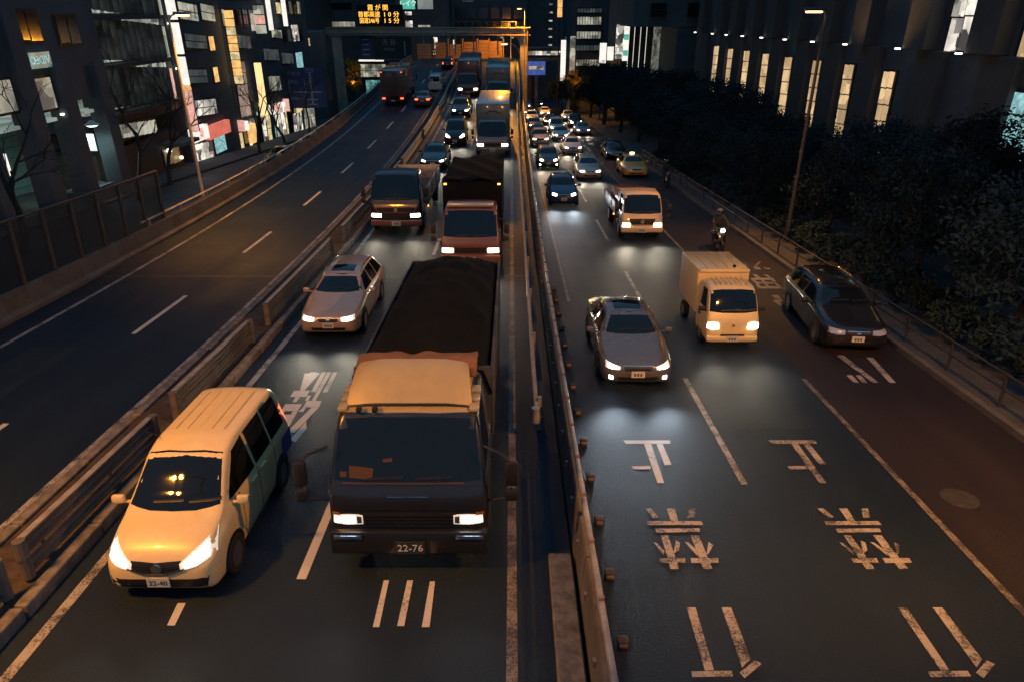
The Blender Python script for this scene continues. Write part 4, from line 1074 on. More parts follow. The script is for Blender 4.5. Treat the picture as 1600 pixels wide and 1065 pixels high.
# -------- scooters and riders
def scooter_and_rider(x, Y, label, rlabel, lit=True):
    t = thing('scooter', label, 'scooter', (x, Y, .004))
    for y in (.22, 1.42):
        b = MB(); b.lathe([(.15, -.05), (.22, -.055), (.245, -.03), (.245, .03), (.22, .055), (.15, .05)], (0, y, .245), 'X', 18); b.build('wheel', M_RUBBER, t)
        b = MB(); b.lathe([(.0, -.03), (.15, -.03), (.15, .03), (0, .03)], (0, y, .245), 'X', 14); b.build('rim', M_RIM, t)
    b = MB(); b.tube([(0, .22, .25), (0, .34, .62), (0, .42, .95)], .04, 8); b.build('fork', M_STEEL_D, t)
    b = MB(); b.box((0, .40, .62), (.34, .10, .56), .045, Matrix.Rotation(-.25, 3, 'X')); b.build('leg_shield', P_BLACK, t)
    b = MB(); b.box((0, .78, .34), (.30, .62, .08), .03); b.build('floorboard', M_BLACK, t)
    b = MB(); b.box((0, 1.28, .56), (.32, .72, .34), .10); b.build('rear_body', P_BLACK, t)
    b = MB(); b.box((0, 1.22, .77), (.30, .70, .10), .045); b.build('seat', M_BLACK, t)
    b = MB(); b.tube([(-.32, .52, 1.02), (-.12, .44, 1.0), (.12, .44, 1.0), (.32, .52, 1.02)], .018, 8); b.build('handlebar', M_STEEL_D, t)
    b = MB(); b.lathe([(0, -.05), (.075, -.05), (.085, 0), (.06, .05), (0, .05)], (0, .33, .93), 'Y', 14); b.build('headlight', M_HEAD if lit else M_HEAD_OFF, t)
    for s in (-1, 1):
        b = MB(); b.tube([(s * .22, .47, 1.02), (s * .30, .46, 1.20)], .008, 6); b.box((s * .32, .46, 1.24), (.12, .03, .08), .015); b.build('mirror', M_BLACK, t)
    cube('licence_plate', (0, 1.68, .5), (.2, .015, .12), M_PLATE, t)
    if lit: spot('headlight_beam', (0, .2, .93), (-R(80), 0, 0), 60, WARM, 80, 1, .05, t)
    # rider: one continuous skinned figure
    J = dict(pel=(0, 1.18, .90), chest=(0, 1.08, 1.25), neck=(0, 1.04, 1.45), head=(0, 1.0, 1.58), crown=(0, .99, 1.70),
             shL=(-.19, 1.06, 1.38), elL=(-.30, .86, 1.17), haL=(-.29, .56, 1.05), fiL=(-.29, .48, 1.04), shR=(.19, 1.06, 1.38), elR=(.30, .86, 1.17), haR=(.29, .56, 1.05), fiR=(.29, .48, 1.04),
             hiL=(-.10, 1.12, .88), knL=(-.17, .68, .82), anL=(-.14, .78, .46), toL=(-.15, .60, .41), hiR=(.10, 1.12, .88), knR=(.17, .68, .82), anR=(.14, .78, .46), toR=(.15, .60, .41))
    rad = dict(pel=.15, chest=.17, neck=.065, head=.09, crown=.07, shL=.08, elL=.06, haL=.045, fiL=.035, shR=.08, elR=.06, haR=.045, fiR=.035, hiL=.10, knL=.075, anL=.05, toL=.04, hiR=.10, knR=.075, anR=.05, toR=.04)
    ed = [('pel', 'chest'), ('chest', 'neck'), ('neck', 'head'), ('head', 'crown'), ('chest', 'shL'), ('shL', 'elL'), ('elL', 'haL'), ('haL', 'fiL'), ('chest', 'shR'), ('shR', 'elR'), ('elR', 'haR'), ('haR', 'fiR'),
          ('pel', 'hiL'), ('hiL', 'knL'), ('knL', 'anL'), ('anL', 'toL'), ('pel', 'hiR'), ('hiR', 'knR'), ('knR', 'anR'), ('anR', 'toR')]
    keys = list(J)
    me = bpy.data.meshes.new('person'); me.from_pydata([J[k] for k in keys], [(keys.index(a), keys.index(c)) for a, c in ed], [])
    me.materials.append(mat('rider_jacket', (.022, .024, .03), .7, var=.3, vscale=8))
    o = bpy.data.objects.new('person', me); COL.objects.link(o); o.location = (x, Y, .0)
    o.modifiers.new('skin', 'SKIN'); sub = o.modifiers.new('sub', 'SUBSURF'); sub.levels = sub.render_levels = 2
    for i, k in enumerate(keys): me.skin_vertices[0].data[i].radius = (rad[k], rad[k])
    me.skin_vertices[0].data[0].use_root = True
    tag(o, rlabel, 'person')
    b = MB(); b.lathe([(.02, -.10), (.125, -.10), (.145, .0), (.125, .09), (.07, .135), (.0, .145)], (0, 1.0, 1.62), 'Z', 18); b.build('helmet', paint('helmet', (.12, .12, .13), .25), o)
    b = MB(); b.box((0, .885, 1.60), (.2, .05, .12), .03); b.build('visor', M_GLASS, o)
    for s in (-1, 1):
        b = MB()
        for f in range(4): b.tube([(s * (.25 + .025 * f), .56, 1.06), (s * (.25 + .025 * f), .475 - .004 * f, 1.045), (s * (.25 + .025 * f), .485, 1.0)], .011, 5)
        b.tube([(s * .24, .58, 1.03), (s * .235, .52, 1.0)], .013, 5); b.build('glove', M_BLACK, o)
    return t
scooter_and_rider(8.95, 28.4, 'small dark scooter with round lit lamp in the red lane', 'helmeted person in dark jacket riding the scooter in the red lane')
scooter_and_rider(10.25, 45.5, 'dark unlit scooter at the kerb just in front of the yellow taxi', 'person in dark clothes on the scooter in front of the taxi', lit=False)

# ------------------------------------------------------------------ street lamps
M_LAMP = emat('sodium_lamp_glass', (1.0, .56, .16), 14.0)
M_LAMPW = emat('white_lamp_glass', (1.0, .93, .80), 14.0)
def street_lamp(label, x, Y, z0, h, arm, power, lit=True, col=SODIUM, m=M_LAMP, name='street_lamp', curved=False, pm=M_POLE, angle=150, aim=(0, 0)):
    """pole with a horizontal or curved arm of signed length arm (along x)"""
    t = thing(name, label, 'street lamp', (x, Y, z0), (TILT, 0, 0), 'street lamps')
    b = MB(); b.lathe([(.20, 0), (.20, .04), (.12, .06), (.11, .9), (.085, 1.0), (.055, h - .4), (.05, h)], n=14); b.build('pole', pm, t)
    b = MB()
    if curved:
        pts = [(arm * (1 - math.cos(a)) , 0, h - .02 + abs(arm) * .9 * math.sin(a)) for a in [PI / 2 * k / 8 for k in range(9)]]
        b.tube(pts, [.055 - .002 * k for k in range(9)], 10)
        ex, ez = pts[-1][0], pts[-1][2]
    else:
        b.tube([(0, 0, h - .12), (arm * .5, 0, h + .10), (arm, 0, h + .16)], .035, 8); ex, ez = arm, h + .16
    b.build('arm', pm, t)
    s = 1 if arm > 0 else -1
    b = MB(); b.box((ex + s * .32, 0, ez + .03), (.78, .30, .14), .05); b.build('lamp_housing', pm, t)
    b = MB(); b.box((ex + s * .34, 0, ez - .06), (.60, .22, .07), .03); b.build('lamp_glass', m if lit else M_HEAD_OFF, t)
    if lit and power: spot('lamp_light', (ex + s * .34, 0, ez - .13), (aim[0] - TILT, aim[1], 0), power, col, angle, .7, .18, t)
    return t

street_lamp('orange lit street lamp on a tall pole above the right-hand trees', 12.2, 30, .14, 9.15, -.15, 4200, angle=96, pm=M_STEEL_D, aim=(R(-6), R(28)))
street_lamp('orange street lamp on the right pavement near the footbridge', 12.3, 5.0, .14, 9.6, -2.6, 12500, aim=(R(48), R(32)), angle=92)
street_lamp('orange lit street lamp beside the tall white sign on the left', -16.35, 36.6, 0, 9.6, .35, 5200, aim=(0, R(-22)), angle=120)
tm = street_lamp('tall twin-lamp orange mast on the median near the footbridge', -7.85, 5.2, .1, 9.5, -1.2, 4700, aim=(R(42), R(-34)), angle=108)
b = MB(); b.tube([(-1.2, 0, 9.66), (-2.1, 0, 9.70)], .03, 8); b.build('arm', M_POLE, tm)
b = MB(); b.box((-2.35, 0, 9.70), (.62, .30, .14), .05); b.build('lamp_housing', M_POLE, tm)
b = MB(); b.box((-2.35, 0, 9.61), (.48, .22, .07), .03); b.build('lamp_glass', M_LAMP, tm)
spot('lamp_light', (-2.35, 0, 9.54), (R(42) - TILT, R(-34), 0), 4700, SODIUM, 108, .7, .18, tm)
street_lamp('bare steel lamp mast with curved arm at the expressway edge', .78, 74, 2.6, 6.0, -1.2, 9000, curved=True, pm=M_STEEL, aim=(R(-42), R(12)), angle=120)
street_lamp('thin lamp mast standing above the orange portal column', 2.0, 119.6, 0, 16.0, -.5, 26000, col=SODIUM)
street_lamp('low orange lamp behind the portal lighting the ribbed panels', -.2, 129.0, 8.6, 4.6, -.6, 5000, aim=(R(40), R(20)))

# twin plaza lamp in front of the lobby
pl = thing('plaza_lamp', 'twin-headed white plaza lamp before the teal lobby wall', 'street lamp', (-24.55, 41.2, .12), (TILT, 0, 0))
b = MB(); b.lathe([(.12, 0), (.12, .3), (.06, .4), (.05, 4.9), (.02, 5.2)], n=12); b.build('pole', M_STEEL_D, pl)
b = MB(); b.tube([(-.62, 0, 4.5), (0, 0, 4.72), (.62, 0, 4.5)], .03, 6); b.build('crossarm', M_STEEL_D, pl)
for s in (-1, 1):
    b = MB(); b.lathe([(.05, .28), (.12, .22), (.40, .02), (.40, 0), (.0, .0)], (s * .55, 0, 4.22), n=16); b.build('lamp_shade', mat('shade_white', (.6, .6, .58), .5), pl)
    b = MB(); b.lathe([(.0, -.10), (.18, -.08), (.30, -.02), (.32, -.005), (0, -.004)], (s * .55, 0, 4.21), n=16); b.build('lamp_glass', emat('plaza_glass', (.80, 1, .93), 5), pl)
cube('lamp_banner', (.28, 0, 3.25), (.42, .05, .95), emat('banner_lit', (.8, .95, .88), .8), pl)
spot('lamp_light', (0, -.4, 4.0), (0, 0, 0), 420, (.62, .95, .88), 165, .5, .3, pl)

# ------------------------------------------------------------------ portal over the expressway
M_PORTAL = mat('portal_paint', (.50, .44, .34), .55, var=.2, vscale=1.2)
po = thing('portal_frame', 'huge orange-lit steel portal frame spanning the expressway', 'gantry', (0, 121, 0), (TILT, 0, 0))
cube('column', (1.85, 0, 6.3), (1.1, 1.3, 13.4), M_PORTAL, po, .05)
cube('column_flange', (2.46, -.3, 6.3), (.10, 1.5, 13.4), M_PORTAL, po)
cube('column', (-28.2, 0, 6.0), (1.3, 1.3, 12.8), M_PORTAL, po, .05)
cube('beam', (-13.6, 0, 13.05), (32.2, 1.2, .75), M_PORTAL, po, .03)
cube('beam_flange', (-13.4, -.1, 13.50), (32.6, 1.6, .10), M_PORTAL, po)
cube('beam_flange', (-13.4, -.1, 12.45), (32.6, 1.6, .10), M_PORTAL, po)
b = MB(); b.slab([(1.3, 0), (1.3, -1.6), (.9, -.5), (.3, -.12), (-.8, 0)], -.55, .55)
bo = b.build('corner_gusset', M_PORTAL, po); bo.rotation_euler = (R(90), 0, 0); bo.location = (0, 0, 12.4)
for k in range(16): cube('hanger', (-29 + 2.0 * k, -.64, 13.0), (.10, .06, .9), M_PORTAL, po)
for x in (-14.3, -9.2, -6.2, -2.3): cube('drop_post', (x, .5, 11.0), (.24, .24, 3.1), M_PORTAL, po)
M_WALKR = mat('walkway_rail', (.20, .17, .13), .6)
for k in range(12): cube('walkway_post', (-12 + 1.15 * k, -.3, 13.95), (.05, .05, .85), M_WALKR, po)
cube('walkway_rail', (-5.7, -.3, 14.37), (12.8, .05, .05), M_WALKR, po)

vm = thing('message_board', 'black electronic message board with amber Japanese travel times', 'sign', (-20.85, 120.0, 13.95), (TILT, 0, 0))
cube('board', (0, 0, 1.35), (7.2, .55, 3.0), mat('board_black', (.006, .006, .007), .6), vm, .12)
cube('support_post', (-2.6, .3, -.5), (.25, .25, 1.2), M_STEEL_D, vm); cube('support_post', (2.6, .3, -.5), (.25, .25, 1.2), M_STEEL_D, vm)
M_LED = emat('amber_led', (1.0, .50, .06), 2.6)
text_part('message_line', '霞 が 関', .92, M_LED, vm, (-.3, -.30, 2.33), (PI / 2, 0, 0))
text_part('message_line', '首都高速', .88, M_LED, vm, (-1.75, -.30, 1.38), (PI / 2, 0, 0))
text_part('message_line', '1 0 分', .88, M_LED, vm, (1.75, -.30, 1.38), (PI / 2, 0, 0), xscale=1.15)
text_part('message_line', '国道246号', .88, M_LED, vm, (-1.75, -.30, .48), (PI / 2, 0, 0), xscale=.80)
text_part('message_line', '1 5 分', .88, M_LED, vm, (1.75, -.30, .48), (PI / 2, 0, 0), xscale=1.15)

M_SIGNB = mat('sign_blue', (.012, .055, .17), .5, var=.2, vscale=.7); M_SIGNG = mat('sign_green', (.012, .04, .045), .5, var=.2, vscale=.7); M_SIGNW = mat('sign_white', (.32, .38, .44), .5)
sg = thing('hanging_sign', 'dark green overhead road sign hanging under the portal', 'sign', (-19.2, 120.2, 8.7), (TILT, 0, 0))
cube('panel', (0, 0, 1.75), (6.0, .12, 3.5), M_SIGNG, sg, .03)
text_part('sign_lettering', '渋 谷', 1.0, M_SIGNW, sg, (-.6, -.075, 2.6), (PI / 2, 0, 0)); text_part('sign_lettering', 'Shibuya', .6, M_SIGNW, sg, (-.6, -.075, 1.6), (PI / 2, 0, 0))
cube('arrow', (1.9, -.07, 1.7), (.16, .02, 2.2), M_SIGNW, sg)
cube('rim', (0, -.07, 3.4), (5.8, .02, .06), M_SIGNW, sg); cube('rim', (0, -.07, .1), (5.8, .02, .06), M_SIGNW, sg)
cube('hanger', (-2, .1, 3.6), (.12, .12, .5), M_STEEL_D, sg); cube('hanger', (2, .1, 3.6), (.12, .12, .5), M_STEEL_D, sg)
sb = thing('blue_hanging_sign', 'narrow blue road sign beside the dark green overhead sign', 'sign', (-23.5, 120.3, 8.9), (TILT, 0, 0))
cube('panel', (0, 0, 1.7), (1.95, .12, 3.4), M_SIGNB, sb, .03)
for k in range(4): cube('sign_lettering', (-.1, -.07, .6 + .75 * k), (1.1, .02, .14), M_SIGNW, sb)
cube('hanger', (0, .1, 3.5), (.12, .12, .5), M_STEEL_D, sb)

bs = thing('direction_sign', 'large blue direction sign with white route diagram on a bracket pole', 'sign', (-24.6, 88, 0), (TILT, 0, 0))
b = MB(); b.lathe([(.18, 0), (.16, 3), (.13, 7.6), (.0, 7.65)], (-2.9, .2, 0), n=12); b.build('pole', M_STEEL_D, bs)
cube('bracket', (-1.2, .2, 6.6), (3.4, .12, .12), M_STEEL_D, bs); cube('bracket', (-1.2, .2, 4.2), (3.4, .12, .12), M_STEEL_D, bs)
cube('panel', (0, 0, 5.2), (4.5, .10, 4.6), M_SIGNB, bs, .04)
for (x, z, sx, sz) in ((.5, 5.2, .2, 3.6), (0, 4.75, 3.4, .16), (.5, 3.9, 1.3, .14), (.5, 3.35, 1.1, .12), (-.2, 6.0, .14, .9)): cube('route_line', (x, -.06, z), (sx, .02, sz), M_SIGNW, bs)
text_part('sign_lettering', '六本木', .55, M_SIGNW, bs, (-1.4, -.06, 6.8), (PI / 2, 0, 0)); text_part('sign_lettering', '渋谷', .6, M_SIGNW, bs, (.5, -.06, 7.15), (PI / 2, 0, 0))
text_part('sign_lettering', '青山', .5, M_SIGNW, bs, (-1.5, -.06, 5.9), (PI / 2, 0, 0)); text_part('sign_lettering', '国道246', .42, M_SIGNW, bs, (-1.4, -.06, 4.0), (PI / 2, 0, 0))

# ribbed orange panels under the portal
M_RIB = mat('ribbed_panel', (.52, .30, .14), .6, var=.15, vscale=1)
nb = thing('ribbed_screen', 'row of orange-lit ribbed screen panels under the portal', 'screen', (0, 135, 8.6), (TILT, 0, 0))
for (x0, x1, h) in ((-17.2, -14.3, 3.0), (-13.9, -11.7, 3.2), (-11.3, -9.1, 2.9), (-8.7, -6.4, 3.3), (-6.0, -4.3, 3.6), (-4.0, -1.8, 3.4)):
    n = 6
    for k in range(n): cube('panel_board', ((x0 + x1) / 2, .02 * (k % 2), h * (k + .5) / n), (x1 - x0, .12, h / n - .05), M_RIB, nb, .015)
for x in (-14.1, -11.5, -8.9, -6.2, -4.15, -1.55): cube('screen_post', (x, -.1, 1.9), (.22, .3, 3.9), M_RIB, nb)

# ------------------------------------------------------------------ buildings
M_BDARK = mat('facade_dark', (.085, .10, .115), .7, var=.3, vscale=.5)
M_BSTONE = mat('facade_stone', (.085, .08, .075), .8, var=.25, vscale=.8, bump=.2, bscale=6)
M_BBROWN = mat('facade_brown', (.075, .055, .045), .8, var=.3, vscale=.9)
M_BGREY = mat('facade_grey', (.12, .13, .13), .8, var=.25, vscale=.4)
M_FRAME = mat('window_frame', (.02, .02, .022), .5)
M_DGLASS = mat('dark_window_glass', (.012, .016, .02), .12, spec=.6)
E_WARM = emat('window_warm', (1.0, .66, .32), .85, .5, .9); E_PALE = emat('window_pale', (.95, .92, .70), .45, .85, .9); E_WHITE = emat('window_white', (1.0, .92, .78), 1.0, .95, 1.1)
E_DIM = emat('window_dim', (.50, .60, .52), .10, .7, 1.2); E_TEAL = emat('window_teal', (.35, .90, .85), .45, .7, 2.0); E_YEL = emat('window_yellow', (1.0, .78, .38), .9, .5, 2.0)
E_SIGNW = emat('sign_face_white', (1.0, .95, .85), 1.25, .12, 1.5); E_SIGNP = emat('sign_face_pink', (1.0, .50, .40), 1.0, .25, 4); E_SIGNR = emat('sign_face_red', (1.0, .22, .14), .9, .25, 3)
E_SIGNO = emat('sign_face_orange', (1.0, .55, .16), 1.3, .3, 3); E_SIGNG = emat('sign_face_green', (.12, .75, .55), .8, .2, 3); E_SIGNC = emat('sign_face_cyan', (.45, .92, .95), .7, .5, 5); E_BLUE = emat('blue_booth', (.05, .20, .85), .45, .4, 3)
E_DOT = emat('downlight', (1.0, .9, .68), 6.0)

def building(name, label, base, body_a, body_b, m):
    t = thing(name, label, 'building', base, (TILT, 0, 0), 'buildings round the street')
    bcube(t, 'wall', body_a, body_b, m)
    return t

def pane(t, X, Y0, Y1, z0, z1, m, side=1, nx=1, nz=1, fr=True, d=.10):
    """lit window on a facade facing the road: frame with separate panes; side +1 faces +x"""
    o = None
    if fr: o = bcube(t, 'window', (X - side * .02, Y0 - .09, z0 - .09), (X + side * .06, Y1 + .09, z1 + .09), M_FRAME)
    for i in range(nx):
        for k in range(nz):
            ya = Y0 + (Y1 - Y0) * i / nx + .05; yb = Y0 + (Y1 - Y0) * (i + 1) / nx - .05
            za = z0 + (z1 - z0) * k / nz + .04; zb = z0 + (z1 - z0) * (k + 1) / nz - .04
            p = bcube(t, 'pane', (X + side * .05, ya, za), (X + side * d, yb, zb), m)
            if o:
                p.location = p.location - o.location; p.parent = o
    return o

def fpane(t, Y, x0, x1, z0, z1, m, nx=1, nz=1):
    """lit window on a facade facing the camera"""
    o = bcube(t, 'window', (x0 - .1, Y - .06, z0 - .1), (x1 + .1, Y + .02, z1 + .1), M_FRAME)
    for i in range(nx):
        for k in range(nz):
            xa = x0 + (x1 - x0) * i / nx + .05; xb = x0 + (x1 - x0) * (i + 1) / nx - .05
            za = z0 + (z1 - z0) * k / nz + .05; zb = z0 + (z1 - z0) * (k + 1) / nz - .05
            p = bcube(t, 'pane', (xa, Y - .12, za), (xb, Y - .05, zb), m); p.location = p.location - o.location; p.parent = o
    return o

def shops(t, X, y0, y1, z0, z1, seed):
    r = random.Random(seed); y = y0
    while y < y1 - .5:
        w0 = min(r.uniform(.8, 1.5), y1 - y)
        zt = z1 - r.uniform(.7, 1.1)
        pane(t, X, y + .08, y + w0 - .08, z0, zt - .1, r.choice([E_WHITE, E_WHITE, E_YEL, M_DGLASS, E_PALE, E_TEAL]), 1, r.choice((1, 2)), r.choice((1, 2)))
        bcube(t, 'shop_sign', (X, y + .1, zt), (X + r.uniform(.12, .3), y + w0 - .1, zt + r.uniform(.35, .7)), r.choice([E_SIGNW, E_SIGNP, E_YEL, M_DGLASS, E_SIGNC, E_SIGNO]), .02)
        if r.random() < .5: bcube(t, 'projecting_sign', (X, y, z1 - .9), (X + .7, y + .12, z1 + r.uniform(0, .6)), r.choice([E_SIGNW, E_WHITE, E_YEL, E_SIGNP]), .02)
        y += w0 + .12

# L1: dark block with pillars, lit upper rooms and a teal lobby
t = building('office_block', 'dark office block with pillars and teal-lit lobby, far left', (-30, 36, 0), (-40, 14, 4.9), (-24.3, 43.2, 34), M_BDARK)
bcube(t, 'lobby_wall', (-34, 20, -3), (-30.2, 52, 5.2), mat('lobby_tile', (.16, .25, .24), .5, var=.2, vscale=2.5))
for k in range(7): bcube(t, 'tile_joint', (-30.2, 30, .4 + .6 * k), (-30.17, 52, .425 + .6 * k), M_BDARK)
for y in (27.5, 31.2, 35.0, 39.0, 42.6): bcube(t, 'pillar', (-24.9, y, -2), (-23.9, y + 1.1, 7.6 if y > 38 else 34), M_BDARK, .04)
pane(t, -24.3, 33.0, 35.4, 5.3, 6.8, E_PALE, 1, 1, 1); pane(t, -24.3, 36.7, 38.5, 5.3, 6.9, E_PALE, 1, 1, 1)
for k in range(3):
    for y in (30, 33.2, 36.6, 40): pane(t, -24.3, y, y + 2.0, 8.6 + 3.1 * k, 10.0 + 3.1 * k, M_DGLASS, 1, 2, 1)
w_ = bcube(t, 'shop_sign', (-24.28, 36.8, 7.35), (-24.1, 38.7, 8.1), emat('teal_sign', (.25, .75, .72), .28, .4, 3))
text_part('sign_lettering', 'VIDEO', .55, E_SIGNC, t, loc_in(t, (-24.07, 37.75, 7.72)), (PI / 2, 0, PI / 2), mirror=True)
bcube(t, 'lobby_ceiling', (-30.1, 30, 4.55), (-24.6, 43, 4.72), emat('lobby_ceiling_lit', (.75, .95, .85), .35, .5, 1))
for (y, z) in ((26.5, 9.8), (30.5, 10.1), (38.7, 5.0)): bcube(t, 'downlight', (-24.29, y, z), (-24.15, y + .18, z + .08), E_DOT)
lob = bcube(t, 'light_box', (-26.4, 36.2, 2.1), (-26.3, 36.7, 3.2), E_SIGNW)
bcube(t, 'planter', (-25.5, 39.0, -1.0), (-24.0, 42.0, .9), M_BDARK)

# L2: curtain wall with upright fins
t = building('fin_facade_building', 'building with three bands of upright metal fins over a brown ground floor', (-32, 50, 0), (-42, 43.6, 3.9), (-26.4, 56.5, 34), M_BDARK)
bcube(t, 'ground_wall', (-42, 44.5, -3), (-26.2, 56.2, 2.6), M_BBROWN)
M_FIN = mat('aluminium_fin', (.10, .105, .11), .4, .4, var=.2, vscale=2)
E_BACK = emat('curtain_wall_glow', (.60, .66, .58), .55, .95, 1.3)
M_SLAB = mat('slab_edge', (.05, .055, .06), .6)
for (z0, z1) in ((4.95, 7.45), (7.85, 10.35), (10.75, 13.4), (13.8, 16.4)):
    bcube(t, 'glazing', (-26.42, 44.0, z0), (-26.32, 56.2, z1), E_BACK)
    bcube(t, 'floor_slab', (-26.4, 43.7, z1 + .05), (-25.65, 56.8, z1 + .30), M_SLAB)
    k = 0; y = 44.3
    while y < 56.0:
        bcube(t, 'fin', (-26.3, y, z0), (-25.85, y + .10, z1), M_FIN); y += .80
    bcube(t, 'corner_light_strip', (-26.1, 56.05, z0 + .1), (-25.95, 56.25, z1 - .1), E_PALE if z0 > 7 else E_SIGNP)
bcube(t, 'floor_slab', (-26.4, 43.7, 4.55), (-25.65, 56.8, 4.80), M_SLAB)
pane(t, -26.2, 46.3, 52.6, 2.95, 3.9, E_PALE, 1, 9, 1)
bcube(t, 'awning', (-26.2, 52.9, 2.0), (-24.6, 56.0, 2.25), M_BGREY)
pane(t, -26.19, 52.9, 55.5, .5, 1.7, emat('entrance_warm', (.9, .62, .25), .22, .6, 2), 1, 2, 1)
bcube(t, 'globe_lamp', (-26.0, 53.1, 1.45), (-25.7, 53.5, 1.75), emat('globe', (1, .95, .8), 3.0), .1); bcube(t, 'globe_lamp', (-26.0, 55.0, .75), (-25.75, 55.25, 1.0), emat('globe2', (1, .85, .5), 3.0), .08)

# L3: narrow building with white blade sign and red shop sign
t = building('shop_building', 'dark shop building with red-and-white sign over a lit shopfront', (-32, 63, 0), (-42, 57.2, -3), (-26.4, 68, 34), M_BDARK)
for (a, b_, z0, z1, m, n) in ((59.9, 63.4, 11.0, 12.3, E_PALE, 4), (64.2, 67.0, 11.2, 12.5, E_PALE, 3), (60.2, 64.4, 8.9, 10.0, E_DIM, 5), (64.9, 66.0, 8.8, 10.0, E_SIGNO, 1), (59.7, 63.4, 6.2, 7.3, E_DIM, 4), (64.9, 65.9, 6.2, 7.5, E_SIGNO, 1), (59.8, 64.4, 3.6, 4.9, E_WHITE, 5)):
    pane(t, -26.4, a, b_, z0, z1, m, 1, n * 2 if n > 2 else n, 2 if n > 2 else 1)
bcube(t, 'shop_sign', (-26.35, 58.0, 1.75), (-25.9, 61.0, 2.9), E_SIGNW, .03); bcube(t, 'shop_sign', (-26.35, 61.02, 1.78), (-25.88, 65.8, 2.88), E_SIGNR, .03)
text_part('sign_lettering', '薬', .9, E_SIGNR, t, loc_in(t, (-25.86, 59.4, 2.3)), (PI / 2, 0, PI / 2))
pane(t, -26.4, 58.6, 62.4, -.1, 1.5, E_WHITE, 1, 4, 1); pane(t, -26.4, 62.8, 65.3, .3, 1.7, E_SIGNC, 1, 1, 1)
for (y, z) in ((57.5, 10.5), (57.6, 7.3)): bcube(t, 'downlight', (-26.3, y, z), (-26.1, y + .25, z + .1), E_DOT)
s = thing('blade_sign', 'tall white illuminated blade sign shading to pink near its foot', 'sign', (-25.6, 57.6, 2.6), (TILT, 0, 0))
for (z0, z1, m) in ((.0, 1.6, E_SIGNP), (1.65, 3.1, E_SIGNP), (3.15, 3.5, E_SIGNO), (3.55, 5.6, E_SIGNW), (5.8, 8.0, E_SIGNW), (8.2, 12.5, E_SIGNW)):
    cube('sign_face', (0, 0, (z0 + z1) / 2), (.58, .40, z1 - z0), m, s, .02)
for z in (5.7, 8.1): cube('sign_band', (0, 0, z), (.60, .42, .16), mat('band_blue', (.02, .03, .12), .5), s)
cube('sign_back', (0, .26, 6.3), (.62, .08, 12.6), M_FRAME, s)
text_part('sign_lettering', '旅\n行\n案\n内', .62, E_SIGNR, s, (0, -.205, 1.55), (PI / 2, 0, 0), depth=.003) if False else None

# L4, L5 further blocks
t = building('sign_clad_building', 'narrow building with pink panel and crowded bright shopfronts', (-32, 72, 0), (-42, 68.6, -3), (-26.5, 79, 30), M_BDARK)
pane(t, -26.5, 70.2, 73.0, 2.9, 8.0, emat('pink_panel', (.75, .48, .45), .40, .5, 1.2), 1, 2, 5); shops(t, -26.5, 69.0, 74.3, -.1, 2.6, 3); pane(t, -26.5, 76.2, 78.6, 10.9, 12.6, E_PALE, 1, 2, 1)
pane(t, -26.5, 70.2, 75.5, 9.2, 10.4, E_DIM, 1, 5, 1); shops(t, -26.5, 74.6, 78.8, -.1, 3.6, 4); bcube(t, 'shop_sign', (-26.4, 71.2, .4), (-25.9, 72.4, 2.2), E_SIGNO, .03)
s = thing('ladder_sign', 'orange sign of stacked boxes on the narrow building', 'sign', (-25.7, 69.0, 6.0), (TILT, 0, 0))
for k in range(9): cube('sign_face', (0, 0, .35 + .70 * k), (.72, .40, .62), E_SIGNO if k % 3 else E_YEL, s, .02)
cube('sign_back', (0, .27, 3.1), (.76, .06, 6.4), M_FRAME, s)
s = thing('yellow_sign', 'tall plain pale yellow illuminated sign beside the shopfronts', 'sign', (-25.4, 74.0, 2.9), (TILT, 0, 0))
cube('sign_face', (0, 0, 2.5), (.62, .40, 5.0), emat('sign_face_yellow', (1.0, .70, .30), 1.5), s, .03); cube('sign_back', (0, .24, 2.5), (.66, .07, 5.1), M_FRAME, s)
s = thing('white_box_sign', 'small white box sign high on the left beside the yellow sign', 'sign', (-25.7, 77, 10.6), (TILT, 0, 0))
for k in range(3): cube('sign_face', (0, 0, .5 + .9 * k), (.95, .4, .8), E_PALE if k != 1 else E_SIGNP, s, .02)
cube('sign_back', (0, .24, 1.4), (1, .06, 2.8), M_FRAME, s)
t = building('tall_sign_building', 'tall dark building with two white strip signs at the roofline', (-32, 86, 0), (-42, 79.4, -3), (-26.8, 98, 34), M_BDARK)
for (a, b_, z0, z1, m, n) in ((83.4, 87, 10.6, 11.5, E_PALE, 3), (91, 94, 10.5, 12.4, E_WHITE, 1), (91.7, 94.5, 7.4, 9.3, E_SIGNC, 1), (80, 85, 8.2, 9.4, E_DIM, 5), (86, 90.5, 7.9, 9.1, E_DIM, 4), (80.5, 84.5, 5.0, 6.6, E_PALE, 3), (86, 89, 13.2, 14.4, E_YEL, 2), (92.5, 97.5, 0, 2.8, E_PALE, 4)):
    pane(t, -26.8, a, b_, z0, z1, m, 1, n, 2 if z1 - z0 > 2 else 1)
shops(t, -26.8, 79.8, 85.5, -.2, 3.6, 5); shops(t, -26.8, 86.2, 92, -.2, 3.2, 6)
for j, (y, z0, z1, lb) in enumerate(((81.2, 11.2, 17, 'left one of two white strip signs high on the tall building'), (86.6, 11.9, 17, 'right one of two white strip signs high on the tall building'))):
    s = thing('strip_sign', lb, 'sign', (-26.0, y, z0), (TILT, 0, 0), 'white strip signs')
    cube('sign_face', (0, 0, (z1 - z0) / 2), (.45, .3, z1 - z0), E_SIGNW, s, .02); cube('sign_back', (0, .18, (z1 - z0) / 2), (.5, .05, z1 - z0 + .1), M_FRAME, s)
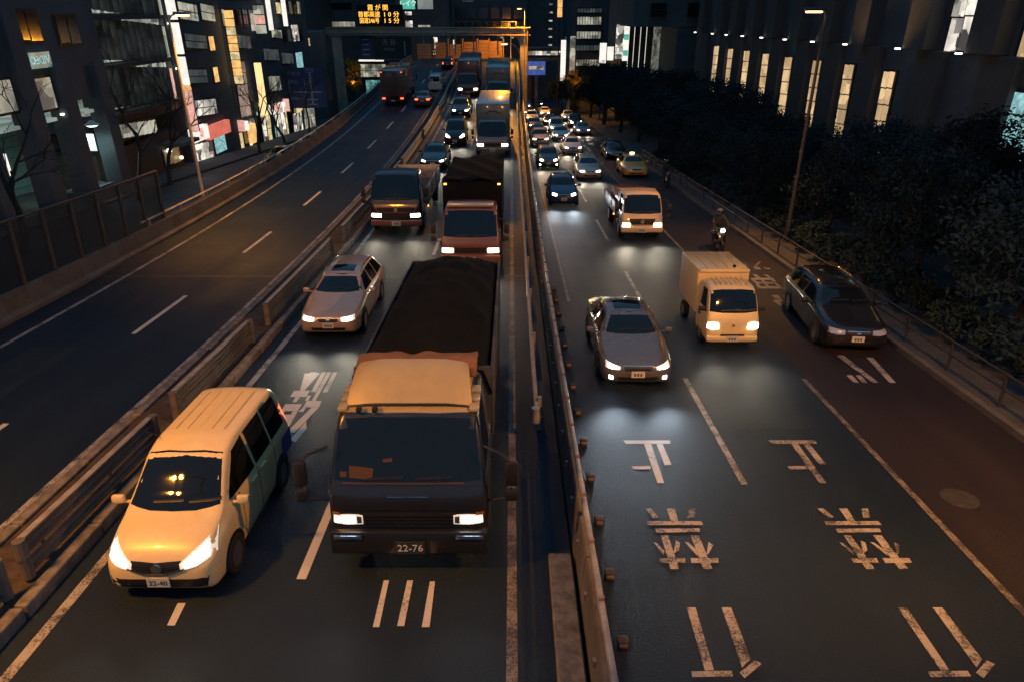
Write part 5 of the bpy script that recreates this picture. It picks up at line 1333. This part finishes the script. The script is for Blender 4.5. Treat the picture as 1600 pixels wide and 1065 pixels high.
t = building('grey_hall', 'plain grey hall standing behind the left leg of the portal', (-36, 108, 0), (-46, 100.5, -4), (-29.6, 130, 12.6), M_BGREY)
pane(t, -29.6, 101.5, 104, 10.2, 11.3, E_YEL, 1, 1, 1); pane(t, -29.6, 106, 109, 10.4, 11.5, E_YEL, 1, 2, 1)
t = building('distant_block', 'broad distant block with a pale window strip behind the message board', (-40, 178, 0), (-75, 170, -6), (-26, 195, 48), M_BDARK)
fpane(t, 170, -42.1, -35.4, 16.2, 17.3, E_PALE, 7, 1); fpane(t, 170, -41, -36, 19.8, 21, M_DGLASS, 6, 1); fpane(t, 170, -35.3, -29.4, 8.9, 9.4, E_SIGNW, 1, 1); fpane(t, 170, -35, -29, 5.6, 8.4, E_PALE, 5, 2); fpane(t, 170, -34, -27, 2.0, 5.0, E_TEAL, 6, 2)
for i in range(5): fpane(t, 170, -58 + 3 * i, -56 + 3 * i, 12, 13.4, [E_PALE, M_DGLASS][i % 2], 2, 1)
t = building('sign_tower', 'distant tower with green illuminated sign and lit box windows', (-20, 176, 0), (-25.8, 168, -6), (-14.8, 190, 50), M_BGREY)
fpane(t, 168, -24.6, -21.4, 19.6, 22.5, E_SIGNG, 1, 1); text_part('sign_lettering', 'レイク', 1.3, E_SIGNW, t, loc_in(t, (-23.0, 167.84, 20.7)), (PI / 2, 0, 0))
fpane(t, 168, -20.9, -17.4, 19.6, 22.5, emat('drum_lit', (.75, .8, .75), .35, .3, .6), 1, 1)
for (a, b_, z0, z1, m) in ((-23.8, -22.2, 18.4, 19.2, E_WHITE), (-23.8, -22.1, 15.8, 17.4, E_WHITE), (-17.7, -16.7, 11.6, 14, E_WHITE), (-19.3, -16.1, 10.3, 10.7, E_WHITE), (-19.0, -16.3, 11.0, 11.2, E_WHITE), (-21, -18.2, 16.0, 16.5, E_PALE)): fpane(t, 168, a, b_, z0, z1, m)
t = building('viaduct_building', 'wide dark panelled block above the orange portal beam', (-5, 186, 0), (-14.6, 182, -6), (3.4, 200, 50), M_BGREY)
for i in range(6):
    for k in range(2): fpane(t, 182, -13.6 + 2.8 * i, -11.4 + 2.8 * i, 15.2 + 3.3 * k, 17.8 + 3.3 * k, M_DGLASS, 1, 1)
fpane(t, 182, -12, -9, 22.2, 22.6, E_DIM, 4, 1); fpane(t, 182, -14.4, -13.9, 11.8, 14, E_WHITE)
for x in (-3.0, -.4, 1.5): fpane(t, 182, x, x + .9, 14.2, 14.7, E_PALE)

# right-hand distance
t = building('dark_tower', 'plain dark tower with a single column of small lit windows', (8, 192, 0), (4.0, 190, -6), (13.0, 205, 60), M_BDARK)
for k in range(8): fpane(t, 190, 9.2, 10.2, 10.9 + 1.87 * k, 11.4 + 1.87 * k, E_PALE)
t = building('lit_office', 'mid-distance office block with rows of lit windows above the trees', (13, 133, 0), (10.6, 130, -6), (16.3, 145, 45), M_BDARK)
for (z0, z1, n, m) in ((16.3, 17.0, 8, E_DIM), (14.4, 15.7, 9, E_PALE), (12.2, 13.4, 9, E_PALE), (10.3, 11.2, 7, E_DIM), (7.8, 8.9, 9, E_PALE), (18.6, 19.6, 8, E_DIM)): fpane(t, 130, 11.2, 15.4, z0, z1, m, n, 1)
t = building('green_strip_building', 'dark block behind the green-and-white strip sign', (17, 116, 0), (16.5, 112, -6), (27, 128, 45), M_BGREY)
for x in (17.4, 18.2, 19.1, 20.0): fpane(t, 112, x, x + .16, 7.2, 13.2, E_SIGNW, 1, 1)
fpane(t, 112, 17.3, 20.4, 13.6, 14.1, E_PALE, 1, 1)
t = building('concrete_gable_building', 'grey concrete building with two dark recessed windows high on its end', (22, 100, 0), (15.6, 96, 12.8), (30, 110, 40), M_BGREY)
bcube(t, 'lower_wall', (21.2, 96.5, -4), (30, 110, 12.7), M_BDARK)
for x in (17.6, 22.3): fpane(t, 96, x, x + 1.9, 13.6, 15.0, M_DGLASS, 1, 2)
SG = [('orange_letter_sign', 'thin orange lettered strip sign beside the dark tower', 8.2, 130, 15.6, .8, 9, E_SIGNO), ('white_column_sign', 'bright white column sign rising from the trees', 8.9, 129, 5.4, .85, 6.6, E_SIGNW),
      ('pale_column_sign', 'pale yellow lit column sign beside the white column', 10.5, 129, 6.2, .9, 6.4, E_PALE), ('box_pair_sign', 'white stacked box sign right of the lit office', 13.4, 109.5, 8.1, .95, 2.8, E_SIGNW),
      ('square_white_sign', 'small plain white sign beside the stacked box sign', 14.5, 109.5, 8.5, .9, 1.9, E_SIGNW), ('patterned_sign', 'tall white speckled sign beside the green strip', 15.8, 109.8, 8.7, 1.1, 4.7, E_WHITE)]
for nm, lb, x, Y, z, w0, h, m in SG:
    s = thing(nm, lb, 'sign', (x, Y, z), (TILT, 0, 0)); n = max(1, int(h / 1.5))
    for k in range(n): cube('sign_face', (0, 0, h * (k + .5) / n), (w0, .4, h / n - .05), m, s, .02)
    cube('sign_back', (0, .24, h / 2), (w0 + .05, .07, h + .05), M_FRAME, s)
    b = MB(); b.tube([(0, .3, -z - 1), (0, .3, 0)], .08, 8); b.build('sign_post', M_STEEL_D, s)
s = thing('green_strip_sign', 'tall green-and-white striped strip sign', 'sign', (16.75, 110, 8.4), (TILT, 0, 0))
for k in range(12): cube('sign_face', (0, 0, .4 + .72 * k), (.75, .4, .68), E_SIGNG if k % 3 == 1 else E_SIGNW, s, .02)
cube('sign_back', (0, .24, 4.4), (.8, .07, 8.8), M_FRAME, s)
s = thing('glass_pylon', 'tall dimly lit glass pylon at the corner of the grey building', 'pylon', (20.9, 108, 0), (TILT, 0, 0))
for k in range(10): cube('pylon_panel', (0, 0, .8 + 1.5 * k), (1.25, .9, 1.45), emat('pylon_lit', (.70, .72, .58), .22, .8, 2), s, .03)
# footbridge far down the street
fb = thing('footbridge', 'distant footbridge with lit windows and a blue lit booth', 'footbridge', (8, 150, 0), (TILT, 0, 0))
cube('deck', (2, 0, 9.2), (14, 3, .5), M_BGREY, fb); cube('roof', (2, 0, 11.3), (14, 3.2, .25), M_BGREY, fb)
for k in range(9): cube('window_bay', (-4.2 + 1.55 * k, -1.45, 10.4), (1.4, .1, .75), E_WHITE if k % 3 else E_PALE, fb)
for x in (-4.5, 7.5): cube('pier', (x, 0, 4), (.8, 1.2, 10), M_BGREY, fb)
bb_ = thing('blue_booth', 'blue lit booth glowing under the footbridge', 'kiosk', (4.9, 148, 6.2), (TILT, 0, 0))
for k in range(6): cube('booth_panel', (-1.5 + .6 * k, 0, 1.3), (.56, 1.2, 2.5), E_BLUE, bb_, .02)
cube('booth_window', (0, -.62, 1.4), (3.0, .05, .6), E_PALE, bb_); cube('booth_leg', (0, .2, -3.2), (.6, .6, 6.6), M_BGREY, bb_)

# right-hand hall with tall lit windows between stone piers
t = building('stone_hall', 'big stone hall with tall narrow lit windows, right side', (26, 58, 0), (21.9, 20, -4), (45, 88, 40), M_BDARK)
WY = [(78.0, 80.4), (73.1, 75.1), (68.0, 69.9), (62.8, 64.6), (57.5, 59.3), (52.0, 53.7), (46.9, 48.5), (41.7, 43.3)]
TOPS = [9.6, 9.2, 8.9, 8.55, 8.2, 7.9, 7.6, 7.2]
def hz(Y): return 7.2 + (Y - 42.5) * math.tan(TILT) * .93
for (a, b_), zt in zip(WY, TOPS):
    pane(t, 21.88, a + .15, b_ - .15, zt - 4.6, zt, E_WARM, -1, 2, 5)
ED = [84] + [(WY[i][0] + WY[i + 1][1]) / 2 for i in range(7)] + [38.6, 33.0, 28.0]
for y in ED:
    hc = hz(y)
    bcube(t, 'stone_pier', (21.5, y - 1.2, -3), (22.0, y + 1.2, hc + 1.25), M_BSTONE, .03)
    bcube(t, 'stone_pier', (21.1, y - 1.0, hc + 1.3), (22.0, y + 1.0, hc + 22), M_BSTONE, .03)
    bcube(t, 'downlight', (20.85, y + 1.7, hc + 1.35), (21.05, y + 1.95, hc + 1.42), E_DOT)
bcube(t, 'cornice', (20.8, 22, hz(53) + 1.25), (22.0, 86, hz(53) + 1.5), M_BSTONE) if False else None
for i, y in enumerate((36.0, 30.5)):
    hc = hz(y)
    pane(t, 21.88, y - 1.7, y + 1.5, hc + 1.3, hc + 6.0, E_WHITE if i == 0 else E_WARM, -1, 3, 3)
for (y, z0, z1) in ((29.6, 3.6, 6.4), (26.4, 3.2, 6.0)): pane(t, 21.88, y, y + 2.2, z0, z1, E_SIGNC if y > 28 else E_PALE, -1, 2, 3)
spot('facade_uplight', (-6.3, -17.0, 7.6), (R(180) , R(-14), 0), 2200, (1, .55, .24), 100, 1, .2, t)
spot('facade_uplight', (-6.3, -12.0, 7.6), (R(180) , R(-14), 0), 1500, (1, .55, .24), 100, 1, .2, t)

# unlit and dim windows filling the left facades
rw_ = random.Random(21)
E_FAINT = emat('window_faint', (.55, .68, .62), .035, .8, 1.4)
for nm, X, y0, y1, floors, lit_y in (('shop_building', -26.4, 57.6, 67.6, (13.6, 16.4), None), ('sign_clad_building', -26.5, 69.0, 78.6, (11.3, 13.6, 16), None), ('tall_sign_building', -26.8, 87.5, 97.6, (5.0, 10.6, 13.6), None), ('office_block', -24.3, 20, 34, (5.4, 8.6, 11.6), None)):
    bt = bpy.data.objects[nm]
    for z in floors:
        y = y0
        while y < y1 - 1.4:
            zz = z + (y - (y0 + y1) / 2) * math.tan(TILT)
            pane(bt, X, y, y + 1.25, zz, zz + 1.45, rw_.choice([M_DGLASS, M_DGLASS, E_FAINT, E_DIM, E_PALE]), 1, 2, 1); y += 1.75
# closing backdrop of far blocks
M_FARB = mat('far_block', (.045, .05, .055), .8, var=.3, vscale=.2)
rb = random.Random(11)
FB = [(-110, -78), (-60, -44), (-26, -12), (2, 16), (17, 34), (36, 60), (64, 100)]
FN = ['hazy far block at the left edge of the skyline', 'far slab behind the broad left block', 'far block behind the sign tower', 'far block straight above the street', 'far block behind the green strip sign', 'far block behind the concrete building', 'far block hidden behind the stone hall']
for (x0, x1), lb in zip(FB, FN):
    Y = 250 + rb.uniform(0, 30)
    t = building('far_block', lb, ((x0 + x1) / 2, Y, 0), (x0, Y, -10), (x1, Y + 20, 80), M_FARB)
    for i in range(14):
        x = rb.uniform(x0 + 1, x1 - 3); z = 10 + 3.2 * rb.randrange(0, 7)
        fpane(t, Y, x, x + rb.uniform(1, 2.6), z, z + 1.3, rb.choice([E_PALE, E_DIM, E_DIM, E_WHITE]))
for (x0, x1, Y, lb) in ((-60, -40.5, 44, 'dark block closing the far left behind the office block'), (46, 70, 40, 'dark block behind the stone hall on the right'),):
    t = building('background_block', lb, ((x0 + x1) / 2, Y, 0), (x0, Y - 30, -6), (x1, Y + 130, 60), M_FARB)

# ------------------------------------------------------------------ trees
M_BARK = mat('bark', (.045, .038, .032), .9, var=.4, vscale=6, bump=.6, bscale=14)
def leaf_mat(name, c0, c1):
    m = bpy.data.materials.new(name); m.use_nodes = True; nt = m.node_tree; p = nt.nodes['Principled BSDF']
    oi = nt.nodes.new('ShaderNodeTexCoord'); n = nt.nodes.new('ShaderNodeTexNoise'); n.inputs['Scale'].default_value = 2.2; n.inputs['Detail'].default_value = 4
    nt.links.new(oi.outputs['Object'], n.inputs[0]); r = nt.nodes.new('ShaderNodeValToRGB'); r.color_ramp.elements[0].position = .35; r.color_ramp.elements[1].position = .7
    r.color_ramp.elements[0].color = (*c0, 1); r.color_ramp.elements[1].color = (*c1, 1)
    nt.links.new(n.outputs[0], r.inputs[0]); nt.links.new(r.outputs[0], p.inputs['Base Color']); p.inputs['Roughness'].default_value = .9; p.inputs['Specular IOR Level'].default_value = .05
    return m
M_LEAF = leaf_mat('evergreen_leaves', (.017, .034, .042), (.029, .050, .058)); M_LEAF_O = leaf_mat('golden_leaves', (.36, .20, .03), (.60, .36, .06))

def crown_mesh(seed, rx, rz, nclump, nleaf, size):
    r = random.Random(seed); vs = []; fs = []
    for c in range(nclump):
        while True:
            p = Vector((r.uniform(-1, 1), r.uniform(-1, 1), r.uniform(-.8, 1)))
            if .25 < p.length < 1: break
        cp = Vector((p.x * rx, p.y * rx, p.z * rz)); cr = r.uniform(.28, .55) * rx * .55
        for l in range(nleaf):
            d = Vector((r.gauss(0, 1), r.gauss(0, 1), r.gauss(0, .8))) * cr * .5
            o = cp + d; a = Vector((r.gauss(0, 1), r.gauss(0, 1), r.gauss(0, 1))).normalized(); b_ = a.orthogonal().normalized()
            s = size * r.uniform(.6, 1.3); i = len(vs)
            vs += [o - a * s, o + b_ * s * .45, o + a * s, o - b_ * s * .45]; fs.append((i, i + 1, i + 2, i + 3))
    me = bpy.data.meshes.new('crown'); me.from_pydata(vs, [], fs); return me

def trunk_mesh(seed, h, r0, limbs, spread):
    r = random.Random(seed); b = MB()
    pts = [Vector((0, 0, -.2))]; n = 6
    for k in range(1, n + 1): pts.append(Vector((r.uniform(-.12, .12) * k * .4, r.uniform(-.12, .12) * k * .4, h * k / n)))
    b.tube(pts, [r0 * (1 - .13 * k) for k in range(n + 1)], 8)
    for i in range(limbs):
        k = r.randrange(2, n); a = r.uniform(0, 2 * PI); L = spread * r.uniform(.5, 1)
        p0 = pts[k]; q = [p0]
        for j in range(1, 4): q.append(p0 + Vector((math.cos(a) * L * j / 3, math.sin(a) * L * j / 3, L * .55 * j / 3 + r.uniform(-.1, .1))))
        b.tube(q, [r0 * .42, r0 * .3, r0 * .2, r0 * .07], 6)
    bmesh.ops.recalc_face_normals(b.bm, faces=b.bm.faces)
    me = bpy.data.meshes.new('trunk'); b.bm.to_mesh(me); b.bm.free(); me.materials.append(M_BARK); return me

CR = [crown_mesh(20 + i, 2.4, 2.0, 85, 120, .105) for i in range(4)]
for c in CR: c.materials.append(M_LEAF)
TK = [trunk_mesh(30 + i, 4.0, .20, 9, 2.2) for i in range(4)]
def tree(label, x, Y, top, rad, i, leaf=None, z0=.14):
    """evergreen with its top at height top"""
    t = thing('evergreen_tree', label, 'tree', (x, Y, z0), (TILT, 0, random.Random(i * 7 + int(Y)).uniform(0, 6)), 'trees along the right-hand pavement')
    s = rad / 2.4; zc = top - 2.0 * s * 1.0
    o = bpy.data.objects.new('crown', CR[i % 4]); COL.objects.link(o); o.parent = t; o.location = (0, 0, zc); o.scale = (s, s, s * 1.05)
    k = bpy.data.objects.new('trunk', TK[i % 4]); COL.objects.link(k); k.parent = t; k.scale = (s, s, max(.2, zc / 4.0 * 1.15))
    return t
TR = [(15.0, 24.5, 4.4, 2.1, 'bushy evergreen beside the parked black car'), (18.2, 27.5, 5.4, 2.4, 'evergreen nearest the right edge of the picture'), (14.2, 30.5, 4.0, 1.9, 'evergreen beside the orange lamp pole'),
      (17.5, 33.5, 4.9, 2.3, 'evergreen under the large bright window of the stone hall'), (14.0, 36.5, 3.8, 1.8, 'evergreen third along the pavement from the parked car'), (17.2, 39.5, 4.1, 2.0, 'evergreen below the nearest tall lit window'),
      (13.8, 43.0, 3.8, 1.8, 'evergreen opposite the scooter and taxi'), (17.3, 46.0, 4.5, 2.2, 'evergreen below the second tall lit window'), (13.8, 49.5, 4.2, 2.0, 'evergreen beside the yellow taxi'),
      (17.0, 53.5, 5.9, 2.6, 'evergreen below the third tall lit window'), (13.7, 57.0, 4.9, 2.3, 'evergreen behind the yellow taxi'), (16.8, 61.0, 6.4, 2.8, 'tall evergreen hiding the fourth tall lit window'),
      (13.6, 65.5, 5.6, 2.6, 'evergreen beside the dark kerbside car'), (16.5, 70.0, 6.6, 2.9, 'evergreen below the farthest tall lit windows'), (13.4, 75.5, 6.2, 2.8, 'evergreen halfway down the far queue'),
      (16.6, 82, 7.0, 3.2, 'large evergreen in front of the grey concrete building'), (13.2, 87, 7.2, 3.0, 'evergreen below the green strip sign'), (16.5, 94, 7.4, 3.3, 'large evergreen below the glass pylon'),
      (12.8, 100, 7.6, 3.1, 'evergreen below the square white sign'), (15.5, 106, 7.8, 3.3, 'evergreen below the speckled sign'), (12.4, 114, 7.9, 3.2, 'evergreen below the lit office'), (10.9, 125, 6.6, 2.8, 'evergreen below the white column sign'),
      (20.0, 22.0, 6.0, 2.7, 'evergreen at the right edge below the shop windows'), (14.6, 18.5, 4.3, 2.2, 'low evergreen just past the parked car at the right'), (19.0, 17.0, 5.2, 2.6, 'evergreen cut by the right edge of the picture'), (8.8, 139, 5.6, 2.4, 'small far evergreen beside the footbridge')]
for i, (x, Y, top, rad, lb) in enumerate(TR): tree(lb, x, Y, top, rad, i)
# low hedge between pavement and trees
hm = crown_mesh(77, 1.0, .55, 26, 60, .09); hm.materials.append(M_LEAF)
for k in range(22):
    Y = 14 + 2.1 * k
    t = thing('hedge_shrub', 'clipped evergreen shrub in the hedge along the right-hand pavement', 'shrub', (12.9 + .1 * (k % 3), Y, .14), (0, 0, k), 'hedge shrubs on the right')
    o = bpy.data.objects.new('foliage', hm); COL.objects.link(o); o.parent = t; o.location = (0, 0, .52); o.scale = (1.1, 1.1, 1.0)
# golden lit tree and autumn trees
gm = [crown_mesh(90 + i, 1.2, 1.4, 26, 60, .14) for i in range(2)]
for g_ in gm: g_.materials.append(M_LEAF_O)
for (x, Y, top, s, lb, pw) in ((9.6, 112.5, 7.4, .85, 'small golden tree lit by a lamp far down the street', 260), (-29.0, 99.0, 9.0, 1.1, 'orange-lit autumn tree beside the blue direction sign', 200), (-25.2, 116.5, 8.0, 1.2, 'orange-lit autumn tree beside the left portal leg', 200)):
    t = thing('autumn_tree', lb, 'tree', (x, Y, 0), (TILT, 0, 0))
    o = bpy.data.objects.new('crown', gm[0 if x > 0 else 1]); COL.objects.link(o); o.parent = t; o.location = (0, 0, top - 1.4 * s); o.scale = (s, s, s * (1.0 if x > 0 else 1.6))
    k = bpy.data.objects.new('trunk', TK[1]); COL.objects.link(k); k.parent = t; k.scale = (.7, .7, top / 4 * .8)
    spot('tree_light', (.4, -1.8, top - 3.2), (R(150), 0, 0), pw, (1, .55, .2), 110, 1, .1, t)

# bare street trees on the left
def bare_tree(label, x, Y, h, seed):
    r = random.Random(seed)
    t = thing('bare_tree', label, 'tree', (x, Y, .1), (TILT, 0, 0), 'bare trees on the left pavement')
    tr = MB(); lim = MB()
    def grow(p, d, L, rad, depth, b):
        q = [p]; dd = d.copy(); n = 4
        for k in range(n):
            dd = (dd + Vector((r.gauss(0, .13), r.gauss(0, .13), r.gauss(.03, .08)))).normalized(); q.append(q[-1] + dd * L / n)
        b.tube(q, [rad * (1 - .45 * k / n) for k in range(n + 1)], 6 if depth < 2 else 4)
        if depth >= 4: return
        for c in range(3 if depth < 3 else 2):
            k = r.randrange(2, n + 1); a = r.uniform(0, 2 * PI); u = q[k] - q[k - 1]; u.normalize(); o = u.orthogonal().normalized(); o.rotate(Matrix.Rotation(a, 3, u))
            grow(q[k], (u * .75 + o * .65 + Vector((0, 0, .15))).normalized(), L * r.uniform(.55, .75), rad * .52, depth + 1, lim)
    grow(Vector((0, 0, -.2)), Vector((0, 0, 1)), h * .45, .15, 0, tr)
    tr.build('trunk', M_BARK, t); lim.build('branches', M_BARK, t)
for (x, Y, h, sd, lb) in ((-20.8, 28.5, 8.6, 1, 'bare tree with crooked branches before the far left windows'), (-22.6, 41.5, 9.0, 2, 'bare tree in front of the finned facade'), (-23.4, 47.5, 8.4, 3, 'bare tree by the brown ground-floor wall'), (-23.6, 66.0, 9.5, 4, 'bare tree in front of the red shop sign'), (-23.8, 74.5, 9.0, 5, 'bare tree before the pink panel'), (-23.8, 84.0, 9.0, 6, 'bare tree left of the blue direction sign')):
    bare_tree(lb, x, Y, h, sd)
